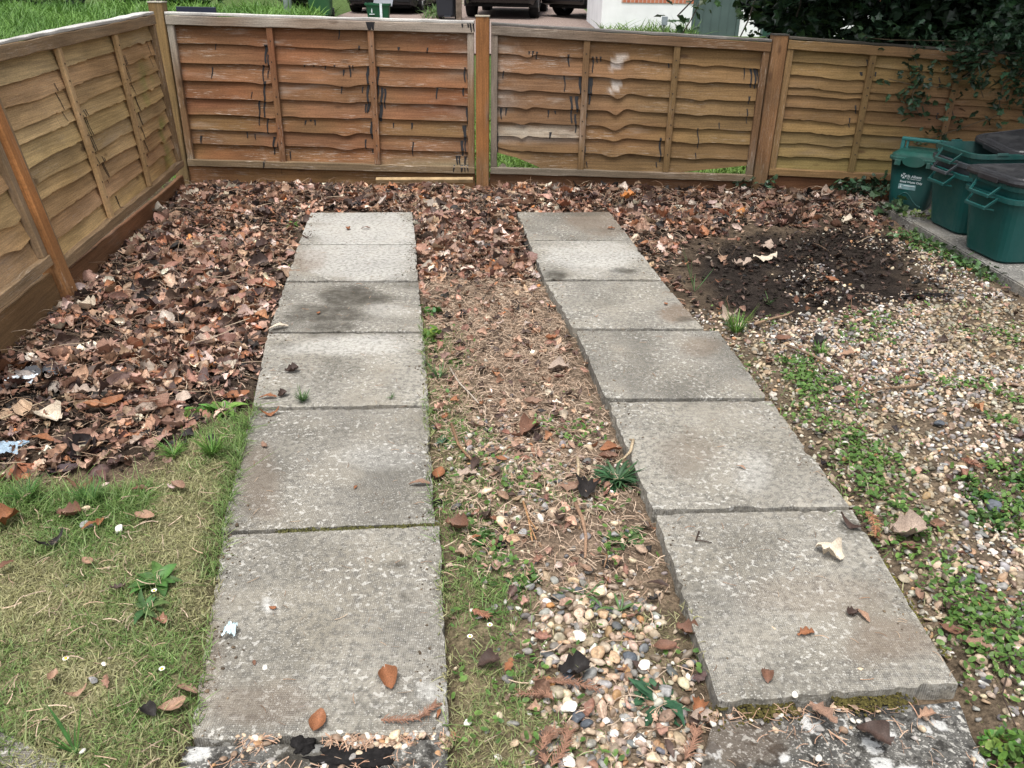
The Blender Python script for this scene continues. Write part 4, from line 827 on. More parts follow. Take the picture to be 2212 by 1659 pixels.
post(FB, -.211, .040, .985, -.02, .066, 'orange-brown middle post of the back fence standing above the rails', OR * 1.02, (.35, .31, .24), uvo=3)
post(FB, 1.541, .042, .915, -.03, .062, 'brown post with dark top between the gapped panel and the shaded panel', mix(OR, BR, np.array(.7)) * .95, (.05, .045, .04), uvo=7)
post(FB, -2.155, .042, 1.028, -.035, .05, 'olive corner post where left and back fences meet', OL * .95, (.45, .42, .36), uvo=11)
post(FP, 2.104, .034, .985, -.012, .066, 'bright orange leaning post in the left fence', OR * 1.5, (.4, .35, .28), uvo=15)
# loose batten leaning at the fence foot
a = P(838, 398, .03); b = P(988, 396, .03); mb = MB(); d = (b - a); mb.box((-.31, -.015, -.012), (.31, .015, .014), (.33, .235, .12), .003)
o = mb.build('wood_offcut', m_plain('raw_batten', (.34, .24, .13), .8, .2, 20, .25)); c = (a + b) / 2; o.location = (c[0], 5.29, .03); o.rotation_euler = (R(20), R(-1.5), -.03); tag(o, 'pale sawn batten lying on the leaves against the back fence', 'wood offcut')
# ------------------------------------------------------------------ bins by the right fence
def text_mesh(name, txt, size, mat, parent, M, bold=0.):
    cu = bpy.data.curves.new(name, 'FONT'); cu.body = txt; cu.size = size; cu.align_x = 'LEFT'; cu.extrude = .0004; cu.offset = bold
    to = bpy.data.objects.new(name, cu); COL.objects.link(to); dg = bpy.context.evaluated_depsgraph_get(); dg.update()
    me = bpy.data.meshes.new_from_object(to.evaluated_get(dg)); bpy.data.objects.remove(to); me.transform(M); me.materials.clear()
    return link(name, me, mat, parent, local=True)
cz = .0
caddy = empty('food_caddy', (2.34, 4.90, cz), 'small green food waste caddy with raised handle and white lettering', 'food caddy', rz=R(-36))
CW0, CW1, CD0, CD1, CH = .200, .262, .19, .262, .292
yf = lambda z: -(CD0 + (CD1 - CD0) * z / CH) / 2
mb = MB(); rings = [rrect(CW0 - .02, CD0 - .02, .03, .0), rrect(CW0, CD0, .035, .012)] + [rrect(CW0 + (CW1 - CW0) * z / CH, CD0 + (CD1 - CD0) * z / CH, .035 + .01 * z / CH, z) for z in (.1, .2, .3, CH)]
mb.loft(rings); mb.build('body', M_BIN, caddy, smooth=True, local=True)
mb = MB(); pts = []
for t in np.linspace(0, 1, 25):
    xx = -.105 + .21 * t; zz_ = .035 + .075 * math.exp(-((t - .42) / .24) ** 2); ww = (CW0 + (CW1 - CW0) * zz_ / CH) / 2 - .028
    pts.append((max(-ww, min(ww, xx)), yf(zz_) + .002, zz_))
mb.tube(pts, .0045, k=6); mb.build('arch_ridge', M_BIN, caddy, smooth=True, local=True)
mb = MB(); mb.loft([rrect(.268, .268, .05, CH - .004), rrect(.288, .29, .055, CH), rrect(.29, .292, .055, CH + .014), rrect(.272, .274, .05, CH + .018), rrect(.268, .27, .05, CH + .03), rrect(.215, .215, .045, CH + .046), rrect(.19, .19, .04, CH + .047)])
for sx in (-1, 1): mb.box((sx * .085 - .017, -.150, CH - .028), (sx * .085 + .017, -.138, CH + .004), None, .003)
lid = mb.build('lid', M_LIDG, caddy, smooth=False, local=True)
mb = MB(); ell = []
for k in range(28):
    a = 2 * math.pi * k / 28; ell.append((.062 * math.cos(a), 0, .030 * math.sin(a)))
e0 = np.array(ell) + np.array([0, -.144, CH + .0]); e1 = np.array(ell) * .96 + np.array([0, -.152, CH + .0]); mb.loft([e0, e1], cap0=False); mb.build('lid_lip', M_LIDG, lid, local=True)
mb = MB()
for sx in (-1, 1): mb.box((sx * .112 - .011, .015, CH - .05), (sx * .112 + .011, .033, CH + .105), None, .004); mb.box((sx * .087 - .007, .018, CH + .045), (sx * .087 + .007, .030, CH + .09), None, .003)
mb.box((-.123, .012, CH + .088), (.123, .036, CH + .108), None, .006)
mb.build('handle', m_binplastic('caddy_handle_green', (.018, .13, .125), .3), caddy, local=True)
tl = math.atan((CD1 - CD0) / 2 / CH)
def face(x, z): return Matrix.Translation((x, yf(z) - .0012, z)) @ Matrix.Rotation(R(90) + tl, 4, 'X')
text_mesh('lettering', 'St Albans', .0205, M_STICK, caddy, face(-.022, .200), .0006)
text_mesh('lettering', 'City & District Council', .0078, M_STICK, caddy, face(-.022, .190), .0002)
text_mesh('lettering', 'Food Waste Only', .0165, M_STICK, caddy, face(-.056, .168), .0003)
mb = MB()
def tri(p, q, r_): V = np.array([(x, yf(z) - .0016, z) for x, z in (p, q, r_)]); mb.add(np.concatenate([V, V + [0, .0012, 0]]), [np.array([[0, 1, 2], [5, 4, 3]])])
lx, lz, lr = -.041, .206, .0145
for a in (0, 90, 180, 270):
    ca, sa = math.cos(R(a)), math.sin(R(a)); rp = lambda x, z: (lx + x * ca - z * sa, lz + x * sa + z * ca)
    tri(rp(.003, 0), rp(lr, -.008), rp(lr, .008))
mb.build('emblem', M_STICK, caddy, local=True)
mb = MB(); za, zb = .129, .159; mb.add(np.array([(-.06, yf(za) - .0012, za), (.034, yf(za) - .0012, za), (.034, yf(zb) - .0012, zb), (-.06, yf(zb) - .0012, zb), (-.06, yf(za) + .001, za), (.034, yf(za) + .001, za), (.034, yf(zb) + .001, zb), (-.06, yf(zb) + .001, zb)]), [np.array([[0, 1, 2, 3], [7, 6, 5, 4]])])
st_ = mb.build('sticker', M_STICKG, caddy, local=True)
mb = MB()
for (x0, x1, z0, z1) in ((-.056, -.040, .132, .133), (-.056, -.040, .155, .156), (-.056, -.055, .133, .155), (-.041, -.040, .133, .155), (-.051, -.045, .137, .147), (-.050, -.046, .148, .152), (-.032, .028, .149, .153)): mb.box((x0, yf(z0) - .0026, z0), (x1, yf(z0) - .0006, z1))
mb.build('sticker_print', M_STICK, st_, local=True)

def rec_box(loc, rz, label, mat, L=.53, Wd=.395, Hh=.312):
    root = empty('recycling_box', loc, label, 'recycling box', 'green kerbside recycling boxes', rz)
    L0, W0 = L - .11, Wd - .10; L1, W1 = L - .03, Wd - .03; f = lambda z: (L0 + (L1 - L0) * z / Hh, W0 + (W1 - W0) * z / Hh); rr = .055
    mb = MB(); R_ = [rrect(L0 - .03, W0 - .03, rr - .01, 0), rrect(L0, W0, rr, .012)] + [rrect(*f(z), rr, z) for z in (.12, .24, Hh - .03)]
    R_ += [rrect(L1 - .006, W1 - .006, rr, Hh - .022), rrect(L, Wd, rr + .012, Hh - .022), rrect(L + .002, Wd + .002, rr + .012, Hh), rrect(L1 - .004, W1 - .004, rr, Hh + .001)]
    R_ += [rrect(f(z)[0] - .008, f(z)[1] - .008, rr, z) for z in (Hh - .04, .2, .02)]
    mb.loft(R_); mb.build('tub', mat, root, local=True)
    for sx in (-1, 1):
        mb = MB(); x0, x1 = sx * (L / 2 - .004), sx * (L / 2 + .040); zt, zb = Hh - .012, Hh - .062
        q = lambda x, y, z: (x, y, z)
        for sy in (-1, 1): mb.tube([q(x0, sy * .088, zt), q(x1, sy * .068, zb)], .0065, k=4); mb.tube([q(x0, sy * .078, zb - .006), q(x1, sy * .068, zb)], .004, k=4)
        lo = (min(x1 - .006, x1 + .006), -.072, zb - .008); hi = (max(x1 - .006, x1 + .006), .072, zb + .009); mb.box(lo, hi, None, .003)
        mb.build('handle', mat, root, local=True)
    for sy in (-1, 1):
        for xx in (-.12, .04, .19):
            mb = MB(); mb.box((xx - .03, sy * Wd / 2 - .004, Hh - .006), (xx + .03, sy * Wd / 2 + .006, Hh + .009), None, .003); mb.build('rim_tab', mat, root, local=True)
    return root
B2 = (2.475, 3.945, .016); B1 = (2.515, 4.43, .016)
rec_box(B2, R(8), 'green recycling box nearest the camera, standing on the path under the purple-black lid', M_BIN)
rec_box((B2[0] + .004, B2[1] + .006, B2[2] + .056), R(8.4), 'green recycling box nested inside the nearest one directly under the closed lid', M_BIN)
rec_box(B1, R(6), 'green recycling box at the bottom of the stack behind the lidded one', M_BIN)
rec_box((B1[0] + .006, B1[1] + .005, B1[2] + .056), R(5.4), 'dusty grey-green recycling box in the middle of the open stack', M_GREYP)
rec_box((B1[0] + .012, B1[1] + .01, B1[2] + .110), R(6.5), 'dark green open recycling box topmost of the stack', M_BIN2)
def lid_obj(loc, rot, label):
    root = empty('box_lid', loc, label, 'box lid', 'lids of the recycling boxes'); root.rotation_euler = rot
    mb = MB(); mb.loft([rrect(.55, .415, .07, -.012), rrect(.556, .421, .07, 0), rrect(.55, .415, .07, .012), rrect(.525, .39, .065, .016), rrect(.52, .385, .06, .012), rrect(.475, .34, .05, .012), rrect(.465, .33, .05, .018)]); p = mb.build('plate', M_LID, root, local=True)
    for sx in (-1, 1):
        mb = MB(); mb.box((sx * .274 - .007, -.07, -.02), (sx * .274 + .007, .07, .006), None, .003); mb.build('clip', M_LID, root, local=True)
    return root
lid_obj((B2[0] + .004, B2[1] + .006, B2[2] + .056 + .328), (0, 0, R(8.4)), 'purple-black lid closed on the nearest recycling boxes')
lid_obj((B1[0] + .24, B1[1] + .03, B1[2] + .110 + .345), (R(5), R(-7), R(3)), 'black lid tipped across the top of the open box stack')

# ------------------------------------------------------------------ plants
def ivy_t(seed):
    r = np.random.default_rng(seed); pr = [(-.5, 0), (-.42, .3), (-.12, .26), (-.05, .48), (.12, .24), (.52, 0), (.12, -.24), (-.05, -.48), (-.12, -.26), (-.42, -.3)]
    V = [(0, 0, .06)] + [(a * 1.05, b, -.10 * abs(b) * r.uniform(.3, 2) + .04 * r.standard_normal()) for a, b in pr]; k = len(pr)
    return np.array(V), [np.array([[0, 1 + i, 1 + (i + 1) % k] for i in range(k)])], np.array([1.12] + [1 + .12 * r.standard_normal() for _ in pr])
IVY = [ivy_t(i) for i in range(5)]
def rosette(name, x, y, rad, nl, wid, lab, cat, col, arch=.5, lobes=0, up=.25, z=None, seed=0):
    r = np.random.default_rng(seed + int(x * 3 + y)); c = P(x, y); c = P(x, y, float(gz(c[0], c[1]))) if z is None else P(x, y, z); mb = MB()
    for k in range(nl):
        a = r.uniform(0, 6.283); L = rad * r.uniform(.5, 1.1); n = 9; t = np.linspace(0, 1, n); wv = wid * L * np.sin(np.pi * np.clip(t ** .8, .05, .97)) ** .8
        if lobes: wv = wv * (.65 + .5 * np.abs(np.sin(t * np.pi * lobes)))
        el_ = up * r.uniform(.5, 1.6); xx = L * t * (1 - .15 * t); zz = L * (el_ * t * 1.9 - arch * t ** 2 * r.uniform(.6, 1.2)); zz = np.maximum(zz, .002 + .004 * r.random()); tw = r.uniform(-.25, .25); bend = r.uniform(-.45, .45)
        V = []
        for q in range(n):
            for v in (-1, 0, 1): V.append((xx[q], v * wv[q] + bend * L * t[q] ** 2, zz[q] + abs(v) * wv[q] * .35 + v * wv[q] * tw))
        V = np.array(V); ca, sa = math.cos(a), math.sin(a); V = np.stack([V[:, 0] * ca - V[:, 1] * sa, V[:, 0] * sa + V[:, 1] * ca, V[:, 2]], 1)
        i = np.arange(3 * n).reshape(n, 3); F = np.stack([i[:-1, :-1], i[1:, :-1], i[1:, 1:], i[:-1, 1:]], -1).reshape(-1, 4)
        cc = np.array(col) * r.uniform(.65, 1.3) * np.array([r.uniform(.8, 1.25), 1, 1]); mb.add(V, [F], np.tile(cc, (len(V), 1)) * np.tile([1, 1.35, 1], n)[:, None])
    o = mb.build(name, M_GREEN, smooth=True); o.location = c; return tag(o, lab, cat)
def clump(x, y, rad, n, size, lab, col, hgt=.03):
    c = P(x, y); c = P(x, y, float(gz(c[0], c[1]))); a = rng.uniform(0, 6.28, n); r_ = rad * np.sqrt(rng.random(n)); p_ = np.stack([r_ * np.cos(a), r_ * np.sin(a), hgt * rng.uniform(.15, 1, n) * (1.15 - r_ / rad)], 1)
    o = scatter('weed', DS, p_, rotm(rng.uniform(0, 6.28, n), rng.normal(0, .5, n), rng.normal(0, .5, n)), size * rng.lognormal(0, .3, n), np.array(col)[None] * rng.uniform(.55, 1.35, (n, 1)) * np.stack([rng.uniform(.8, 1.4, n), np.ones(n), rng.uniform(.7, 1.3, n)], 1), M_GREEN); o.location = c; return tag(o, lab, 'weed')
G1, G2, G3, G4 = (.055, .13, .03), (.025, .075, .03), (.10, .2, .04), (.06, .12, .04)
rosette('weed', 340, 1262, .062, 34, .2, 'broad-leaved green weed clump in the lawn left of the nearest left slab', 'weed', G1, .45)
rosette('weed', 318, 1318, .06, 16, .12, 'sprawling narrow weed just below the broad-leaved clump in the lawn', 'weed', G4, .4)
rosette('weed', 1332, 1040, .085, 150, .055, 'dense dark narrow-leaved weed tuft against the right path edge', 'weed', (.035, .085, .035), .5, 0, .3)
rosette('dandelion_plant', 1350, 1166, .085, 11, .17, 'flat light green dandelion rosette beside the right path', 'weed', G4, .3, 4, .1)
rosette('weed', 1425, 1520, .075, 24, .15, 'dark broad-leaved weed in the gravel near the bottom right of the middle strip', 'weed', (.04, .10, .05), .55, 2.5, .28)
clump(1140, 1252, 0.03, 60, 0.011, 'small round-leaved weed in the middle gravel', G1, 0.02)
rosette('weed', 1262, 1290, .075, 6, .05, 'loose long-bladed grass clump in the middle gravel pile', 'weed', G4, .55, 0, .3)
rosette('weed', 1340, 1322, .07, 7, .05, 'pale long-bladed grass clump right of the middle gravel pile', 'weed', G4, .55, 0, .3)
rosette('weed', 485, 890, .08, 22, .18, 'bright green weed at the left edge of the left path by the leaf heap', 'weed', G3, .4)
clump(418, 900, 0.035, 16, 0.02, 'small bright green sprig among leaves left of the path', G3, 0.04)
rosette('weed', 655, 474, .05, 12, .15, 'bright green sprig at the top left corner of the left path', 'weed', G3, .4, 3)
rosette('weed', 630, 490, .055, 12, .15, 'bright toothed sprig just below the top left corner of the left path', 'weed', G3, .4, 3)
rosette('weed', 618, 588, .06, 12, .14, 'bright toothed weed beside the second slab of the left path', 'weed', G3, .4, 3)
clump(925, 680, 0.045, 16, 0.03, 'tall round-leaved weed leaning over the left path from the middle strip', G1, 0.09)
clump(935, 735, 0.05, 40, 0.022, 'round-leaved creeping weed at the right edge of the damp slab', G3, 0.05)
clump(985, 790, 0.03, 14, 0.022, 'small round-leaved weed in the needles right of the left path', G1, 0.03)
rosette('weed', 948, 820, .065, 22, .04, 'fine grassy tuft at the right edge of the speckled left slab', 'weed', G4, .3, 0, .5)
clump(955, 960, 0.02, 9, 0.022, 'blue-green clover-like weed at the left of the middle strip', (.05, .14, .07), 0.02)
rosette('weed', 1045, 1330, .03, 16, .16, 'small grey-green daisy rosette near the left path', 'daisy plant', G1, .3)
rosette('weed', 1110, 1270, .03, 16, .16, 'small light green rosette left of the gravel pile', 'daisy plant', G4, .3)
clump(1040, 1165, 0.035, 60, 0.012, 'low clover clump beside the joint of the two nearest left slabs', G1, 0.025)
rosette('grass_tuft', 1590, 722, .075, 130, .022, 'bright upright grass tuft beside the middle of the right path', 'grass tuft', G3, .25, 0, .65)
rosette('grass_tuft', 1500, 632, .11, 7, .03, 'tall thin grass blades standing right of the third right slab', 'grass tuft', G4, .2, 0, .9)
rosette('grass_tuft', 1772, 768, .04, 90, .035, 'fuzzy green grass tuft in the gravel', 'grass tuft', G3, .25, 0, .55)
rosette('grass_tuft', 1660, 660, .06, 14, .03, 'sparse grass blades at the front edge of the mulch', 'grass tuft', G4, .3, 0, .5)
rosette('grass_tuft', 655, 868, .04, 90, .03, 'pale grass tuft growing from the joint of the speckled left slab', 'grass tuft', G4, .25, 0, .55, z=.0)
rosette('grass_tuft', 845, 862, .022, 24, .04, 'tiny yellow-green tuft in the slab joint', 'grass tuft', G4, .25, 0, .55, z=.0)
rosette('grass_tuft', 460, 985, .06, 160, .022, 'long green grass tuft along the left edge of the left path', 'grass tuft', G3, .35, 0, .55)
rosette('grass_tuft', 375, 985, .06, 120, .022, 'loose green grass tuft between leaf heap and lawn', 'grass tuft', G3, .4, 0, .45)
rosette('grass_tuft', 60, 1085, .06, 160, .022, 'dark green grass tuft at the left edge of the lawn', 'grass tuft', G1, .4, 0, .5)
rosette('grass_tuft', 200, 1090, .06, 150, .022, 'dark green grass tuft under the leaf heap on the lawn', 'grass tuft', G1, .4, 0, .5)
clump(2112, 1075, 0.04, 50, 0.016, 'green weed rosette in the right gravel', G1, 0.03)
clump(2135, 1128, 0.045, 60, 0.016, 'green weed rosette below the first one in the right gravel', G1, 0.03)
clump(2090, 1040, 0.025, 24, 0.015, 'blue-green weed sprig in the right gravel', G1, 0.02)
clump(2200, 1045, 0.04, 50, 0.016, 'green weed at the right edge of the photo', G1, 0.03)
clump(2196, 1640, 0.06, 150, 0.016, 'bright green weed in the bottom right corner', G3, 0.05)
clump(2160, 590, 0.03, 30, 0.018, 'bright sprig at the edge of the concrete path', G3, 0.03)
clump(2105, 520, 0.035, 34, 0.018, 'bright sprig in front of the recycling boxes', G3, 0.03)
clump(40, 1640, 0.055, 170, 0.012, 'yellow-flowered weed behind the edging strip in the bottom left corner', (.09, .13, .03), 0.045)
rosette('weed', 165, 1630, .06, 9, .05, 'upright green dock blades growing over the edging strip', 'weed', G1, .2, 0, .9)
def ivy_mass(name, pts, n, spread, size, label, cat, col=(.03, .062, .032), stems=0, parent=None, up=.35, mat=None, hue=.3):
    """leaves around a list of points"""
    pts = np.array(pts, float); i = rng.integers(0, len(pts), n); pos = pts[i] + rng.normal(0, 1, (n, 3)) * np.array(spread)
    cc = np.array(col)[None] * rng.uniform(.5, 1.6, (n, 1)) * rng.uniform(1 - hue * .4, 1 + hue * .4, (n, 3))
    return scatter(name, IVY, pos, rotm(rng.uniform(0, 6.28, n), rng.normal(up, .5, n), rng.normal(0, .6, n)), rng.uniform(size * .55, size * 1.2, n), cc, mat or M_IVY, smooth=False, parent=parent)
def ivy_plant(path, n, spread, size, label, **kw):
    root = empty('ivy_plant', path[0], label, 'ivy'); mb = MB(); mb.tube(path, .004, (.09, .065, .045), 5); mb.build('stem', M_TWIG, root)
    q = [np.array(path[i]) * (1 - t) + np.array(path[i + 1]) * t for i in range(len(path) - 1) for t in np.linspace(0, 1, 8)]
    ivy_mass('foliage', q, n, spread, size, None, None, parent=root, **kw); return root
ivy_plant([(2.02, 5.22, .02), (2.2, 5.2, .06), (2.36, 5.2, .05)], 150, (.05, .03, .035), .055, 'low dark ivy clump at the fence foot left of the caddy')
ivy_plant([(1.44, 5.26, .0), (1.52, 5.24, .06), (1.62, 5.25, .02)], 45, (.05, .02, .03), .05, 'small ivy clump at the foot of the post beside the gapped fence')
ivy_plant([(2.17, 4.80, .01), (2.2, 4.76, .05), (2.23, 4.73, .02)], 26, (.04, .03, .035), .055, 'ivy sprig in front of the left corner of the caddy', col=(.05, .09, .04))
ivy_plant([(2.24, 4.66, .01), (2.32, 4.62, .03), (2.42, 4.6, .02)], 60, (.05, .03, .015), .03, 'bright low leaves in front of the caddy base', col=(.10, .15, .04))
ivy_plant([(2.05, 4.36, -.01), (2.13, 4.15, .0), (2.17, 3.9, -.01), (2.2, 3.7, .0)], 190, (.04, .06, .014), .035, 'creeping weed strip along the edge of the concrete path', col=(.05, .095, .035))
hang = empty('ivy_plant', (3.0, 5.25, 0), 'large dark ivy hanging over the fence at the right edge of the photo', 'ivy')
mb = MB(); P0 = []
for k in range(26):
    x0 = rng.uniform(2.55, 3.9); p = [(x0 + rng.uniform(-.1, .1), 5.45, .86), (x0, 5.26, .9)]; L = rng.uniform(.1, .75) * min(1, max(.15, (x0 - 2.5) / .5)); m_ = 5
    for q in range(1, m_): p.append((x0 + rng.normal(0, .05) - .05 * q / m_, 5.235 - .05 * rng.random() - .02, .88 - L * q / m_))
    mb.tube(p, .003, (.09, .065, .045), 4); P0 += [np.array(a) * (1 - t) + np.array(b) * t for a, b in zip(p[:-1], p[1:]) for t in (0, .33, .66)]
for path in ([(2.3, 5.25, .86), (2.38, 5.23, .74), (2.36, 5.22, .6), (2.42, 5.22, .5)], [(2.6, 5.24, .64), (2.35, 5.23, .66), (2.2, 5.22, .69)], [(2.05, 5.3, .91), (2.2, 5.29, .9), (2.4, 5.3, .9), (2.6, 5.3, .9)], [(2.9, 5.2, .5), (2.6, 5.22, .38), (2.4, 5.22, .3)]):
    mb.tube(path, .003, (.1, .075, .05), 4); P0 += [np.array(a) * (1 - t) + np.array(b) * t for a, b in zip(path[:-1], path[1:]) for t in np.linspace(0, 1, 6)]
mb.build('stem', M_TWIG, hang)
ivy_mass('foliage', P0, 1500, (.05, .035, .05), .048, None, None, parent=hang)
ivy_mass('overhang_foliage', [(x, 5.28, .9 + .1 * rng.random()) for x in np.linspace(2.75, 4.2, 60)], 2100, (.06, .12, .14), .055, None, None, parent=hang)
# daisies
def daisy(x, y, yellow=False, label=''):
    c = P(x, y); z_ = float(gz(c[0], c[1])) + .02; c = P(x, y, z_); root = empty('daisy' if not yellow else 'buttercup', c, label, 'flower', 'small flowers in the lawn')
    mb = MB()
    for k in range(11):
        a = 2 * math.pi * k / 11; ca, sa = math.cos(a), math.sin(a); L = .0062
        V = np.array([(.002, -.0008, 0), (L * .7, -.0017, .001), (L, 0, .0015), (L * .7, .0017, .001), (.002, .0008, 0)]); V = np.stack([V[:, 0] * ca - V[:, 1] * sa, V[:, 0] * sa + V[:, 1] * ca, V[:, 2]], 1); mb.add(V, [np.array([[0, 1, 2, 3, 4]])], (.75, .75, .72) if not yellow else (.75, .55, .03))
    mb.build('petals', M_PAINT, root, local=True)
    mb = MB(); mb.loft([rrect(.005, .005, .0024, 0), rrect(.005, .005, .0024, .0014), rrect(.003, .003, .0014, .0026)], (.7, .42, .02)); mb.build('disc', M_PAINT, root, local=True)
    mb = MB(); mb.tube([(0, 0, -.022), (.001, 0, -.01), (0, 0, 0)], .0008, (.08, .14, .04), 4); mb.build('stem', M_PAINT, root, local=True)
for x, y, l in ((142, 1423, 'daisy at lower left of the lawn'), (350, 1445, 'daisy in the lawn left of the nearest slab'), (333, 1276, 'daisy beside the broad-leaved weed clump'), (1058, 1350, 'upper daisy of the pair beside the left path'), (1015, 1375, 'lower daisy of the pair beside the left path')): daisy(x, y, False, 'small white ' + l)
for x, y, l in ((35, 1610, 'upper left'), (75, 1622, 'right hand'), (42, 1650, 'lowest')): daisy(x, y, True, f'yellow flower behind the edging strip, {l} of the corner group')

